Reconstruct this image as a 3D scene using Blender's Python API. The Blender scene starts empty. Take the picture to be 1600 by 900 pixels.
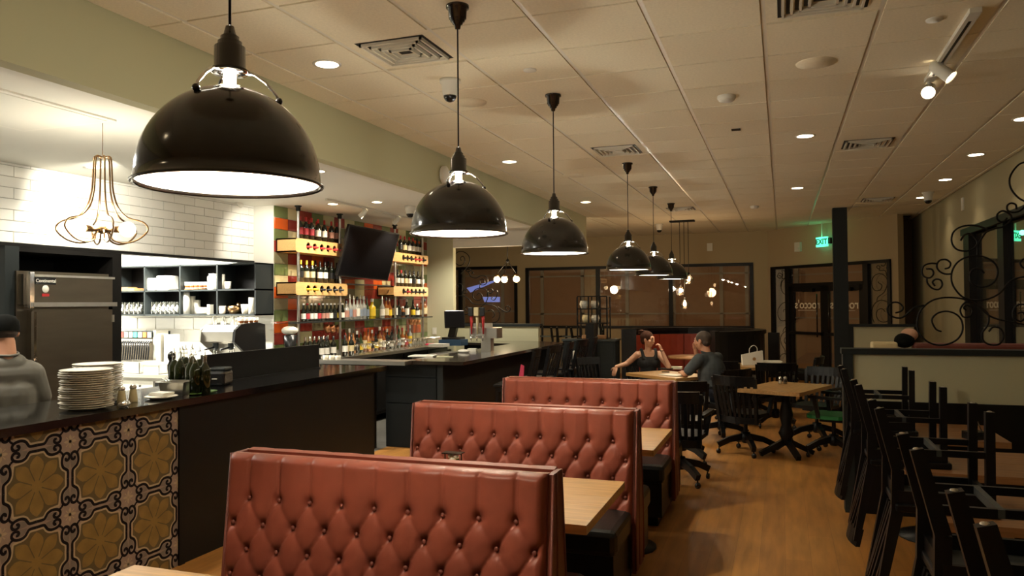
import bpy, bmesh, math, random
import numpy as np
from mathutils import Vector, Matrix
random.seed(7)
PI=math.pi
D=bpy.data; SC=bpy.context.scene; COL=SC.collection

# ------------------------------------------------------------------ camera
YAW,PITCH,ROLL,FPX,CH=math.radians(19.33),math.radians(1.15),math.atan(.008),1200.,1.70
Fv=Vector((-math.sin(YAW)*math.cos(PITCH),math.cos(YAW)*math.cos(PITCH),math.sin(PITCH)))
R0=Vector((math.cos(YAW),math.sin(YAW),0)); U0=R0.cross(Fv)
Rv=R0*math.cos(ROLL)-U0*math.sin(ROLL); Uv=R0*math.sin(ROLL)+U0*math.cos(ROLL)
camd=D.cameras.new('camera'); cam=D.objects.new('camera',camd); COL.objects.link(cam)
camd.sensor_width=36; camd.lens=36*FPX/1600; camd.clip_start=.05; camd.clip_end=80
M=Matrix((Rv,Uv,-Fv)).transposed().to_4x4(); M.translation=Vector((0,0,CH)); cam.matrix_world=M
SC.camera=cam
# ------------------------------------------------------------------ world, exposure
w=D.worlds.new('night'); SC.world=w; w.use_nodes=True
w.node_tree.nodes['Background'].inputs[0].default_value=(.30,.20,.12,1)
w.node_tree.nodes['Background'].inputs[1].default_value=.02
SC.view_settings.view_transform='Standard'; SC.view_settings.look='None'
SC.view_settings.exposure=0.0; SC.view_settings.gamma=1; SC.view_settings.use_curve_mapping=False

WARM=(1,.75,.44); NEUT=(1,.93,.78)
def light(kind,name,loc,power,color=WARM,size=.05,spot=None,target=None,blend=.6,sy=None,spread=None):
    l=D.lights.new(name,kind); l.energy=power; l.color=color
    if kind=='AREA':
        l.shape='RECTANGLE' if sy else 'DISK'; l.size=size
        if sy: l.size_y=sy
        if spread: l.spread=spread
    else: l.shadow_soft_size=size
    if kind=='SPOT': l.spot_size=spot; l.spot_blend=blend
    o=D.objects.new(name,l); COL.objects.link(o); o.location=loc
    if target is not None:
        o.rotation_euler=(Vector(target)-Vector(loc)).to_track_quat('-Z','Y').to_euler()
    return o

# ray helpers: a measured direction from the eye point met with a real plane of the building
def ray(u,v): return Fv+Rv*((u-800)/FPX)-Uv*((v-450)/FPX)
EYE=Vector((0,0,CH))
def at(ax,u,v,val):
    d=ray(u,v); return EYE+d*((val-EYE[ax])/d[ax])
def atpl(u,v,p,n):
    d=ray(u,v); return EYE+d*((Vector(p)-EYE).dot(n)/d.dot(n))

# ------------------------------------------------------------------ materials
MATS={}
def mat(name,col,rough=.5,metal=0,emit=0,ecol=None,noise=0,nscale=8,bump=0,bscale=200,coat=0,trans=0,alpha=1,spec=.5,stretch=None,ior=1.45):
    m=D.materials.new(name); m.use_nodes=True; nt=m.node_tree; b=nt.nodes['Principled BSDF']
    b.inputs['Base Color'].default_value=(*col,1); b.inputs['Roughness'].default_value=rough
    b.inputs['Metallic'].default_value=metal; b.inputs['Specular IOR Level'].default_value=spec
    b.inputs['Coat Weight'].default_value=coat; b.inputs['Coat Roughness'].default_value=.08
    b.inputs['Transmission Weight'].default_value=trans; b.inputs['Alpha'].default_value=alpha; b.inputs['IOR'].default_value=ior
    if emit:
        b.inputs['Emission Color'].default_value=(*(ecol or col),1); b.inputs['Emission Strength'].default_value=emit
    if noise or bump:
        tc=nt.nodes.new('ShaderNodeTexCoord'); mp=nt.nodes.new('ShaderNodeMapping'); nt.links.new(tc.outputs['Object'],mp.inputs[0])
        if stretch: mp.inputs['Scale'].default_value=stretch
    if noise:
        n=nt.nodes.new('ShaderNodeTexNoise'); n.inputs['Scale'].default_value=nscale; n.inputs['Detail'].default_value=5
        nt.links.new(mp.outputs[0],n.inputs['Vector'])
        r=nt.nodes.new('ShaderNodeMapRange'); r.inputs[1].default_value=.3; r.inputs[2].default_value=.7
        r.inputs[3].default_value=1-noise; r.inputs[4].default_value=1+noise
        nt.links.new(n.outputs['Fac'],r.inputs[0])
        mx=nt.nodes.new('ShaderNodeVectorMath'); mx.operation='SCALE'; mx.inputs[0].default_value=col
        nt.links.new(r.outputs[0],mx.inputs['Scale']); nt.links.new(mx.outputs[0],b.inputs['Base Color'])
    if bump:
        n2=nt.nodes.new('ShaderNodeTexNoise'); n2.inputs['Scale'].default_value=bscale; nt.links.new(mp.outputs[0],n2.inputs['Vector'])
        bp=nt.nodes.new('ShaderNodeBump'); bp.inputs['Strength'].default_value=bump; bp.inputs['Distance'].default_value=.004
        nt.links.new(n2.outputs['Fac'],bp.inputs['Height']); nt.links.new(bp.outputs[0],b.inputs['Normal'])
    MATS[name]=m; return m
def glassmat(name,tint=(1,1,1),amount=.12,rough=.02):
    m=D.materials.new(name); m.use_nodes=True; nt=m.node_tree; nt.nodes.clear()
    o=nt.nodes.new('ShaderNodeOutputMaterial'); t=nt.nodes.new('ShaderNodeBsdfTransparent'); g=nt.nodes.new('ShaderNodeBsdfGlossy')
    t.inputs[0].default_value=(*tint,1); g.inputs['Roughness'].default_value=rough
    lw=nt.nodes.new('ShaderNodeLayerWeight'); lw.inputs[0].default_value=.35
    r=nt.nodes.new('ShaderNodeMapRange'); r.inputs[3].default_value=amount; r.inputs[4].default_value=.85
    mx=nt.nodes.new('ShaderNodeMixShader'); nt.links.new(lw.outputs['Facing'],r.inputs[0]); nt.links.new(r.outputs[0],mx.inputs[0])
    nt.links.new(t.outputs[0],mx.inputs[1]); nt.links.new(g.outputs[0],mx.inputs[2]); nt.links.new(mx.outputs[0],o.inputs[0])
    MATS[name]=m; return m
mat('ceil_tile',(.80,.725,.545),.9,noise=.05,nscale=60,bump=.25,bscale=120)
mat('grid_metal',(.72,.67,.55),.35)
mat('ceil_dark',(.12,.10,.08),.9)
mat('gypsum',(.76,.75,.68),.85)
mat('sage',(.52,.50,.33),.85,bump=.05)
mat('cream_wall',(.44,.35,.21),.85,bump=.05)
mat('brown_wall',(.30,.24,.15),.85)
mat('right_wall',(.34,.30,.18),.85)
mat('beam_sage',(.46,.44,.27),.85)
mat('white_tile',(.80,.79,.74),.18,coat=.3)
mat('grout',(.42,.40,.34),.9)
mat('white_paint',(.80,.78,.70),.6)
mat('black_paint',(.005,.0045,.004),.42,spec=.3)
mat('charcoal',(.014,.018,.018),.5,spec=.35)
mat('slate_panel',(.011,.014,.015),.5,spec=.2)
mat('black_gloss',(.006,.006,.006),.12,coat=.5)
mat('counter_stone',(.006,.006,.006),.10,coat=.25,spec=.45)
mat('bar_stone',(.03,.022,.016),.16,coat=.4)
mat('chair_black',(.0035,.0035,.004),.38,spec=.35)
mat('chair_grey',(.05,.06,.06),.4)
mat('iron',(.006,.005,.004),.55,spec=.3)
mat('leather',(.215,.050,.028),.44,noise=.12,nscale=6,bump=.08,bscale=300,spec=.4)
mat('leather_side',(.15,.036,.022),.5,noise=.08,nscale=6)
mat('leather_booth',(.25,.035,.015),.4,noise=.08)
mat('vinyl_black',(.012,.013,.012),.35)
mat('oak',(.42,.235,.08),.42,noise=.22,nscale=3.2,stretch=(1,14,14),coat=.15)
mat('oak_edge',(.42,.24,.09),.5,noise=.2,nscale=3,stretch=(1,20,20))
mat('oak_dark',(.34,.17,.07),.35,noise=.22,nscale=4,stretch=(1,12,12))
mat('rack_wood',(.60,.35,.13),.45,noise=.12,nscale=5,stretch=(12,1,12))
mat('steel',(.55,.53,.48),.3,metal=1,noise=.06,nscale=3)
mat('steel_dull',(.17,.145,.11),.36,metal=1,noise=.08,nscale=2,stretch=(1,1,6))
mat('chrome',(.8,.8,.8),.08,metal=1)
mat('brass',(.27,.165,.08),.28,metal=1)
mat('shade_black',(.012,.010,.009),.16,coat=.5)
mat('shade_in',(.85,.83,.78),.6)
mat('bulb',(1,.86,.62),.4,emit=30,ecol=(1,.86,.66))
mat('bulb_warm',(1,.7,.4),.4,emit=9,ecol=(1,.62,.30))
mat('bulb_neck',(1,.86,.62),.4,emit=9,ecol=(1,.88,.70))
mat('globe',(1,.8,.5),.4,emit=5,ecol=(1,.74,.40))
mat('downlight',(1,.85,.6),.4,emit=12,ecol=(1,.84,.60))
mat('plastic_white',(.7,.68,.6),.4)
mat('plastic_black',(.01,.01,.01),.25)
mat('porcelain',(.72,.66,.54),.3)
mat('paper',(.75,.72,.62),.8)
mat('skin',(.50,.24,.14),.55)
mat('skin_pale',(.56,.31,.20),.5)
mat('hair_brown',(.045,.017,.009),.85,spec=.2,bump=.6,bscale=90)
mat('hair_short',(.06,.042,.032),.8,bump=.5,bscale=150)
mat('cloth_grey',(.16,.15,.125),.9,noise=.08,nscale=5)
mat('cloth_dark',(.045,.052,.055),.9,noise=.1,nscale=6)
mat('cloth_black',(.006,.006,.007),.85)
mat('cap_black',(.006,.006,.005),.95,spec=.1)
mat('jeans',(.015,.018,.03),.9)
mat('green_seat',(.01,.16,.035),.5)
mat('bottle_dark',(.008,.010,.006),.08,coat=.4)
mat('bottle_olive',(.010,.014,.003),.08,coat=.4)
mat('foil_red',(.45,.03,.03),.35); mat('foil_black',(.01,.01,.01),.3); mat('foil_yellow',(.75,.55,.03),.35)
mat('label_white',(.75,.72,.64),.7); mat('label_red',(.42,.04,.05),.6); mat('label_cream',(.6,.5,.28),.7); mat('label_yellow',(.72,.50,.03),.6)
mat('label_pink',(.40,.20,.15),.7); mat('label_blue',(.20,.24,.30),.7); mat('label_black',(.01,.01,.01),.5)
mat('amber',(.20,.06,.012),.1,coat=.4); mat('clearish',(.30,.30,.27),.08,coat=.4); mat('green_glass',(.03,.05,.02),.1,coat=.4); mat('yellow_drink',(.60,.42,.01),.2)
mat('copper',(.55,.25,.11),.3,metal=.8)
mat('exit_green',(.1,.9,.55),.5,emit=1.3,ecol=(.15,1,.62)); mat('exit_text',(.01,.05,.03),.6)
mat('red_led',(1,.1,.02),.5,emit=2)
mat('screen',(.004,.004,.005),.22,spec=.3)
mat('blue_screen',(.25,.3,.9),.5,emit=.5,ecol=(.35,.42,1))
mat('roller_shade',(.44,.26,.145),.9,noise=.05)
mat('storefront',(.42,.36,.26),.5)
mat('pink',(.7,.05,.12),.6); mat('blue_box',(.03,.08,.16),.5); mat('red_box',(.4,.05,.04),.5); mat('teal',(.05,.4,.35),.5); mat('orange',(.6,.14,.03),.5)
mat('letter',(.85,.78,.6),.6)
mat('lettuce',(.06,.13,.02),.6)
mat('tile_green',(.135,.17,.06),.12,coat=.4); mat('tile_red',(.25,.032,.022),.12,coat=.4); mat('tile_orange',(.60,.10,.015),.12,coat=.4)
mat('tile_cream',(.52,.46,.26),.12,coat=.4); mat('tile_taupe',(.24,.20,.11),.12,coat=.4)
mat('pat_base',(.30,.215,.165),.5,noise=.10,nscale=14); mat('pat_black',(.008,.005,.006),.75,spec=.15); mat('pat_cream',(.44,.33,.21),.5,noise=.06,nscale=14)
mat('pat_olive',(.095,.068,.024),.5,noise=.12,nscale=14); mat('pat_gold',(.215,.13,.032),.5,noise=.15,nscale=14); mat('pat_grey',(.20,.155,.125),.5,noise=.12,nscale=14)
mat('kitchen_floor',(.14,.135,.12),.4,noise=.1)
glassmat('glass'); glassmat('window_glass',(.95,.95,.95),.05,.0); glassmat('drink_glass',(.93,.93,.9),.16,.05)
# wood floor
m=mat('wood_floor',(.36,.165,.05),.46,bump=.04,bscale=40); nt=m.node_tree; b=nt.nodes['Principled BSDF']
tc=nt.nodes.new('ShaderNodeTexCoord'); mp=nt.nodes.new('ShaderNodeMapping'); mp.inputs['Rotation'].default_value=(0,0,PI/2)
br=nt.nodes.new('ShaderNodeTexBrick'); br.inputs['Color1'].default_value=(.41,.185,.040,1); br.inputs['Color2'].default_value=(.34,.147,.032,1); br.inputs['Mortar'].default_value=(.24,.105,.03,1)
br.inputs['Scale'].default_value=1; br.inputs['Mortar Size'].default_value=.0012; br.inputs['Brick Width'].default_value=1.2; br.inputs['Row Height'].default_value=.16; br.inputs['Bias'].default_value=0
mp2=nt.nodes.new('ShaderNodeMapping'); mp2.inputs['Scale'].default_value=(6,.7,1)
ns=nt.nodes.new('ShaderNodeTexNoise'); ns.inputs['Scale'].default_value=2.4; ns.inputs['Detail'].default_value=6
mr=nt.nodes.new('ShaderNodeMapRange'); mr.inputs[1].default_value=.3; mr.inputs[2].default_value=.7; mr.inputs[3].default_value=.72; mr.inputs[4].default_value=1.2
vm=nt.nodes.new('ShaderNodeVectorMath'); vm.operation='SCALE'
for a,c in ((tc.outputs['Object'],mp.inputs[0]),(mp.outputs[0],br.inputs[0]),(tc.outputs['Object'],mp2.inputs[0]),(mp2.outputs[0],ns.inputs[0]),(ns.outputs['Fac'],mr.inputs[0]),(br.outputs[0],vm.inputs[0]),(mr.outputs[0],vm.inputs['Scale']),(vm.outputs[0],b.inputs['Base Color'])): nt.links.new(a,c)

def lettering(body,size,m,parent,name='lettering',ext=.001,offset=0):
    cu=D.curves.new('lettering','FONT'); cu.body=body; cu.size=size; cu.align_x='CENTER'; cu.align_y='CENTER'; cu.extrude=ext; cu.offset=offset
    tmp=D.objects.new('tmp',cu); COL.objects.link(tmp); bpy.context.view_layer.update()
    me=D.meshes.new_from_object(tmp.evaluated_get(bpy.context.evaluated_depsgraph_get())); D.objects.remove(tmp); D.curves.remove(cu)
    me.materials.clear(); me.materials.append(MATS[m]); o=D.objects.new(name,me); COL.objects.link(o); o.parent=parent
    return o
# ------------------------------------------------------------------ mesh builder
class MB:
    def __init__(s): s.v=[]; s.f=[]; s.m=[]; s.sm=[]; s.cm=0
    def add(s,vs,fs,smooth=False):
        k=len(s.v); s.v+= [tuple(v) for v in vs]
        for f in fs: s.f.append(tuple(i+k for i in f)); s.m.append(s.cm); s.sm.append(smooth)
        return s
    def mi(s,i): s.cm=i; return s
    def box(s,x0,x1,y0,y1,z0,z1,T=None):
        vs=[(x,y,z) for z in (z0,z1) for y in (y0,y1) for x in (x0,x1)]
        if T is not None: vs=[T@Vector(v) for v in vs]
        return s.add(vs,[(0,2,3,1),(4,5,7,6),(0,1,5,4),(1,3,7,5),(3,2,6,7),(2,0,4,6)])
    def rbox(s,x0,x1,y0,y1,z0,z1,r=.01,T=None):   # chamfered box
        xs=(x0,x1);ys=(y0,y1);zs=(z0,z1); bm=bmesh.new(); bmesh.ops.create_cube(bm,size=1)
        for v in bm.verts: v.co=Vector((xs[v.co.x>0],ys[v.co.y>0],zs[v.co.z>0]))
        bmesh.ops.bevel(bm,geom=bm.edges[:],offset=r,segments=2,profile=.5,affect='EDGES')
        vs=[(T@v.co if T is not None else v.co.copy()) for v in bm.verts]; bm.verts.index_update()
        fs=[[v.index for v in f.verts] for f in bm.faces]; bm.free(); return s.add(vs,fs,False)
    def bar(s,p0,p1,a,b=None,up=(0,0,1),a2=None,b2=None):   # rectangular bar, widths a (side) b (up)
        p0=Vector(p0);p1=Vector(p1); b=b or a; a2=a if a2 is None else a2; b2=b if b2 is None else b2
        d=(p1-p0).normalized(); u=Vector(up)
        if abs(d.dot(u))>.97: u=Vector((0,1,0))
        x=d.cross(u).normalized(); y=x.cross(d)
        vs=[p+x*(sx*aa/2)+y*(sy*bb/2) for p,aa,bb in ((p0,a,b),(p1,a2,b2)) for sx,sy in ((-1,-1),(1,-1),(1,1),(-1,1))]
        return s.add(vs,[(3,2,1,0),(4,5,6,7),(0,1,5,4),(1,2,6,5),(2,3,7,6),(3,0,4,7)])
    def tube(s,pts,r,n=8,closed=False,caps=True):
        pts=[Vector(p) for p in pts]; N=len(pts); rs=r if isinstance(r,(list,tuple)) else [r]*N
        vs=[]; prev=None
        for i,p in enumerate(pts):
            if closed: d=pts[(i+1)%N]-pts[i-1]
            else: d=pts[min(i+1,N-1)]-pts[max(i-1,0)]
            if d.length<1e-9: d=Vector((0,0,1))
            d.normalize()
            if prev is None:
                u=Vector((0,0,1)) if abs(d.z)<.9 else Vector((1,0,0)); x=d.cross(u).normalized()
            else: x=(prev-d*prev.dot(d)); x=x.normalized() if x.length>1e-6 else d.orthogonal().normalized()
            prev=x; y=d.cross(x)
            for k in range(n):
                a=2*PI*k/n; vs.append(p+(x*math.cos(a)+y*math.sin(a))*rs[i])
        fs=[]
        for i in range(N if closed else N-1):
            j=(i+1)%N
            for k in range(n): fs.append((i*n+k,i*n+(k+1)%n,j*n+(k+1)%n,j*n+k))
        if not closed and caps: fs.append(tuple(range(n))[::-1]); fs.append(tuple((N-1)*n+k for k in range(n)))
        return s.add(vs,fs,True)
    def lathe(s,prof,c=(0,0,0),n=24,T=None,caps=False):
        vs=[];c=Vector(c)
        for r,z in prof:
            for k in range(n):
                a=2*PI*k/n; q=Vector((r*math.cos(a),r*math.sin(a),z)); vs.append((T@q if T is not None else q)+c)
        fs=[(i*n+k,i*n+(k+1)%n,(i+1)*n+(k+1)%n,(i+1)*n+k) for i in range(len(prof)-1) for k in range(n)]
        if caps: fs.append(tuple(range(n))[::-1]); fs.append(tuple((len(prof)-1)*n+k for k in range(n)))
        return s.add(vs,fs,True)
    def cyl(s,c,r,z0,z1,n=16): return s.lathe([(r,z0),(r,z1)],(c[0],c[1],0),n,caps=True)
    def poly(s,pts,T=None):
        return s.add([(T@Vector(p) if T is not None else p) for p in pts],[tuple(range(len(pts)))])
    def prism(s,pts,h0,h1,ax=2):   # pts 2D
        def mk(p,h): return (p[0],p[1],h) if ax==2 else ((h,p[0],p[1]) if ax==0 else (p[0],h,p[1]))
        n=len(pts); vs=[mk(p,h0) for p in pts]+[mk(p,h1) for p in pts]
        fs=[tuple(range(n))[::-1],tuple(range(n,2*n))]+[(i,(i+1)%n,n+(i+1)%n,n+i) for i in range(n)]
        return s.add(vs,fs)
    def ell(s,c,r,n=16,m=10,T=None):
        prof=[(max(math.sin(PI*i/m),1e-4),-math.cos(PI*i/m)) for i in range(m+1)]
        S=Matrix.Diagonal((r[0],r[1],r[2],1)); TT=(T@S) if T is not None else S
        return s.lathe(prof,c,n,T=TT)
    def mesh(s,name,mats):
        me=D.meshes.new(name); me.from_pydata(s.v,[],s.f)
        for q in mats: me.materials.append(MATS[q])
        me.polygons.foreach_set('material_index',s.m); me.polygons.foreach_set('use_smooth',s.sm)
        bm=bmesh.new(); bm.from_mesh(me); bmesh.ops.recalc_face_normals(bm,faces=bm.faces); bm.to_mesh(me); bm.free()
        me.update(); return me
    def build(s,name,mats,parent=None,loc=None):
        if isinstance(mats,str): mats=[mats]
        o=D.objects.new(name,s.mesh(name,mats)); COL.objects.link(o)
        if parent: o.parent=parent
        if loc is not None: o.location=loc
        return o
def tag(o,label=None,cat=None,group=None,kind=None):
    if label: o['label']=label
    if cat: o['category']=cat
    if group: o['group']=group
    if kind: o['kind']=kind
    return o
def root(name,label,cat,loc=(0,0,0),rz=0,group=None):
    o=D.objects.new(name,None); o.empty_display_size=.1; COL.objects.link(o); o.location=loc; o.rotation_euler=(0,0,rz)
    return tag(o,label,cat,group)
def inst(name,me,parent=None,loc=(0,0,0),rot=None,scale=None):
    o=D.objects.new(name,me); COL.objects.link(o); o.parent=parent; o.location=loc
    if rot: o.rotation_euler=rot
    if scale: o.scale=scale
    return o
def kids(o): return [c for c in D.objects if c.parent==o]
def dup(o,loc=None,rz=None,label=None,group=None,parent=None):
    c=o.copy(); COL.objects.link(c)
    if loc is not None: c.location=loc
    if rz is not None: c.rotation_euler=(c.rotation_euler[0],c.rotation_euler[1],rz)
    if parent is not None: c.parent=parent
    if label: c['label']=label
    if group: c['group']=group
    for k in CH_.get(o.name,kids(o)): dup(k,parent=c)
    return c
CH_={}
ORD='first second third fourth fifth sixth seventh eighth ninth tenth eleventh twelfth thirteenth fourteenth fifteenth sixteenth seventeenth eighteenth nineteenth twentieth twenty-first twenty-second twenty-third twenty-fourth'.split()
def struct(o): return tag(o,kind='structure')
# ================================================================== SETTING
CEIL=3.30; KCEIL=2.955
struct(MB().box(-4.47,2.6,-2.6,19,-.05,0).build('floor','wood_floor'))
struct(MB().box(-9.2,-4.471,-2.6,12.6,-.05,0).box(-9.2,-4.471,12.6,19,-.05,0).build('kitchen_floor','kitchen_floor'))
# --- ceiling with lay-in tiles
ceil=struct(MB().box(-8.9,2.6,-2.6,19.6,CEIL+.03,CEIL+.1).build('ceiling','ceil_dark'))
TX,TY=.6155,.605
def door_line_y(x): return 18.38-(x+.31)*1.1277
gx=[-.075+TX*k for k in range(-5,5)]; gy=[4.65+TY*k for k in range(-11,23)]
g=MB()
for x in gx: g.box(x-.013,x+.013,-2.5,18.5,CEIL+.006,CEIL+.02)
g.build('ceiling_runner','grid_metal',ceil)
g=MB()
for y in gy: g.box(-3.42,2.5,y-.006,y+.006,CEIL+.012,CEIL+.02)
g.build('ceiling_cross_runner','grid_metal',ceil)
vent_cells={}; skip=set()
def cell_of(x,y): return (math.floor((x+.075)/TX),math.floor((y-4.65)/TY))
VENTS=[(-2.186,4.322),(-1.638,8.061),(.851,8.485),(.235,4.333),(1.459,13.32),(-1.605,13.445)]
vc=[cell_of(*v) for v in VENTS]
tile_me={}
def tile_mesh(wx,wy):
    k=(round(wx,3),round(wy,3))
    if k not in tile_me:
        m_=MB(); e=.005; m_.box(-wx/2,wx/2,-wy/2,wy/2,.008,.022); m_.box(-wx/2+e,wx/2-e,-wy/2+e,wy/2-e,0,.008)
        tile_me[k]=m_.mesh('ceiling_tile',['ceil_tile'])
    return tile_me[k]
cells=[]
for i in range(-6,5):
    for j in range(-12,23):
        x0=max(-.075+TX*i,-3.42); x1=min(-.075+TX*(i+1),2.46); y0=4.65+TY*j; y1=y0+TY
        if x1-x0<.05: continue
        if y0>door_line_y((x0+x1)/2)+.2 and x0>-.6 and x0<1.9: continue
        if y0>18.3 or (i,j) in vc: continue
        cells.append((x0,x1,y0,y1))
vis=[c for c in cells if c[3]>3.2]; hid=[c for c in cells if c[3]<=3.2]
vis.sort(key=lambda c:c[2])
for c in vis[:300]:
    inst('ceiling_tile',tile_mesh(c[1]-c[0]-.022,c[3]-c[2]-.007),ceil,((c[0]+c[1])/2,(c[2]+c[3])/2,CEIL))
g=MB()
for c in vis[300:]+hid: g.box(c[0]+.011,c[1]-.011,c[2]+.0035,c[3]-.0035,CEIL,CEIL+.02)
for i in range(14):       # bay behind the bar
    for j in range(8):
        x1=-3.42-.6*i; 
        if x1-.6>-9: g.box(x1-.6+.005,x1-.005,14.0+.6*j+.004,14.6+.6*j-.004,CEIL,CEIL+.02)
tag(g.build('ceiling_tile_field','ceil_tile',ceil),'rows of tan acoustic tiles far down the room',kind='stuff')
# vents (four-way diffuser)
vlab=['square louvred ceiling vent nearest the security camera','louvred ceiling vent above the fourth dome pendant, one corner lit','louvred ceiling vent right of the round downlights','ceiling vent cut by the top edge of the photo','far ceiling vent near the black column top','far ceiling vent above the last dome pendants']
for (cx,cy),lb in zip(vc,vlab):
    x=-.075+TX*(cx+.5); y=4.65+TY*(cy+.5)
    t=root('ceiling_vent',lb,'vent',(x,y,CEIL),0,'square vents in the tiled ceiling')
    MB().box(-.295,.295,-.295,.295,.006,.02).build('vent_plate','ceil_tile',t)
    mb=MB()
    for k in range(4):
        r=.21-.045*k; q=MB(); wd=.013
        for a,b,c_,d_ in ((-r,r,r-wd,r),(-r,r,-r,-r+wd),(-r,-r+wd,-r,r),(r-wd,r,-r,r)): q.box(a,b,c_,d_,-.012-.002*k,.006)
        q.build('vent_louvre','grid_metal',t)
        if k<4:
            for a,b,c_,d_ in ((-r-.022,r+.022,r+.002,r+.022),(-r-.022,r+.022,-r-.022,-r-.002),(-r-.022,-r-.002,-r,r),(r+.002,r+.022,-r,r)): mb.box(a,b,c_,d_,.0045,.0058)
    mb.box(-.05,.05,-.05,.05,.0045,.0058)
    mb.build('vent_gap_shade','black_paint',t)  # flat black strips: shade between the louvres put into the colour
# --- beam and kitchen/bar ceiling
struct(MB().box(-3.52,-3.42,-2.6,13.97,2.855,CEIL+.02).build('trim_1','beam_sage'))
struct(MB().box(-9.2,-3.52,-2.6,12.5,KCEIL,KCEIL+.05).build('ceiling_kitchen','gypsum'))
struct(MB().box(-8.9,-6.02,12.5,12.62,2.695,CEIL+.03).box(-6.02,-5.491,12.5,12.62,KCEIL,CEIL+.03).box(-5.489,-3.52,12.5,12.62,2.695,CEIL+.03).box(-3.52,-3.42,12.5,12.62,2.695,2.855).build('trim_2','white_paint'))
# ceiling access panel
a0=at(2,0,160,KCEIL)
t=root('ceiling_access_panel','flat square access panel in the kitchen ceiling, top left','panel',(-4.62,3.55,KCEIL))
MB().box(-.42,.42,-.42,.42,-.012,0).build('panel_frame','white_paint',t); MB().box(-.38,.38,-.38,.38,-.016,-.012).build('panel_board','gypsum',t)
# --- walls
wl=struct(MB().box(-9.3,-9.2,-2.6,12.6,0,3.4).build('wall_left','white_paint'))
# header wall over kitchen opening with white tile
hd=struct(MB().box(-6.42,-6.31,-2.6,8.09,2.262,KCEIL).build('wall_kitchen_header','grout'))
tw,th=.312,.0955
tm=[]
def brickme(w_,h_,axis='x'):
    m_=MB(); e=.003
    m_.box(0,.012,-w_/2,w_/2,-h_/2,h_/2); m_.box(.012,.015,-w_/2+e,w_/2-e,-h_/2+e,h_/2-e)
    return m_.mesh('tile',['white_tile'])
full=brickme(tw-.004,th-.004); part_c={}
for r in range(8):
    z0=2.262+th*r; z1=min(z0+th,KCEIL)
    if z1-z0<.02: continue
    off=(r%2)*tw/2; y=3.3+off
    while y<8.09:
        y1=min(y+tw,8.09); 
        if y1-y>.03:
            k=(round(y1-y,3),round(z1-z0,3)); me=part_c.setdefault(k,brickme(y1-y-.004,z1-z0-.004))
            inst('tile',me,hd,(-6.31,(y+y1)/2,(z0+z1)/2))
        y+=tw
MB().box(-6.425,-6.29,-2.6,8.09,2.235,2.262).build('header_trim','black_paint',hd)
# alcove back wall facing the room, Y=8.09
ab=struct(MB().box(-9.2,-6.002,8.09,8.205,0,KCEIL).build('wall_alcove','white_paint'))
mb_t=MB(); rowz=[(1.55-.155*k,1.55-.155*(k+1)) for k in range(5)]
sq=MB().box(-.15,.15,-.012,0,-.0735,.0735).box(-.147,.147,-.014,-.012,-.0705,.0705).mesh('tile',['white_tile'])
for r,(za,zb) in enumerate(rowz):
    x=-6.0-.31*.5-(r%2)*.155
    while x>-8.6:
        inst('tile',sq,ab,(x,8.09,(za+zb)/2)); x-=.31
# coloured bar wall
cw=struct(MB().box(-6.12,-6.014,8.21,12.49,0,KCEIL).build('wall_bar','grout'))
cm=['tile_green','tile_orange','tile_green','tile_red','tile_taupe','tile_green','tile_cream','tile_orange','tile_taupe','tile_green','tile_orange','tile_red','tile_green']
colr={}
for q in ('tile_green','tile_red','tile_orange','tile_cream','tile_taupe'):
    colr[q]=MB().box(0,.012,-.137,.137,-.0705,.0705).box(.012,.0145,-.134,.134,-.0675,.0675).mesh('tile',[q])
rnd=random.Random(3); fix={1:['tile_cream','tile_red','tile_cream','tile_cream','tile_red','tile_cream','tile_red','tile_taupe','tile_orange','tile_red','tile_taupe','tile_red','tile_green'],
 2:['tile_red','tile_green','tile_cream','tile_red','tile_red'],3:['tile_green','tile_cream','tile_cream'],4:['tile_cream','tile_orange'],5:['tile_red','tile_green','tile_cream'],6:['tile_cream','tile_taupe'],7:['tile_green'],8:['tile_orange'],9:['tile_red'],10:['tile_green'],11:['tile_red'],12:['tile_cream'],13:['tile_green']}
for i in range(16):
    for r in range(13):
        z=KCEIL-.0735-.146*r; y=8.09+.14+.2765*i
        if z<1.0 or y+.13>12.55: continue
        if i==0: q=cm[r]
        elif i in fix and r<len(fix[i]): q=fix[i][r]
        else: q=rnd.choice(['tile_red','tile_red','tile_taupe','tile_orange','tile_green','tile_taupe','tile_red','tile_cream'])
        inst('tile',colr[q],cw,(-6.014+(.012 if i==0 else 0),y,z))
struct(MB().box(-6.0,-5.49,12.5,12.62,0,KCEIL).build('wall_bar_end','sage'))
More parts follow.
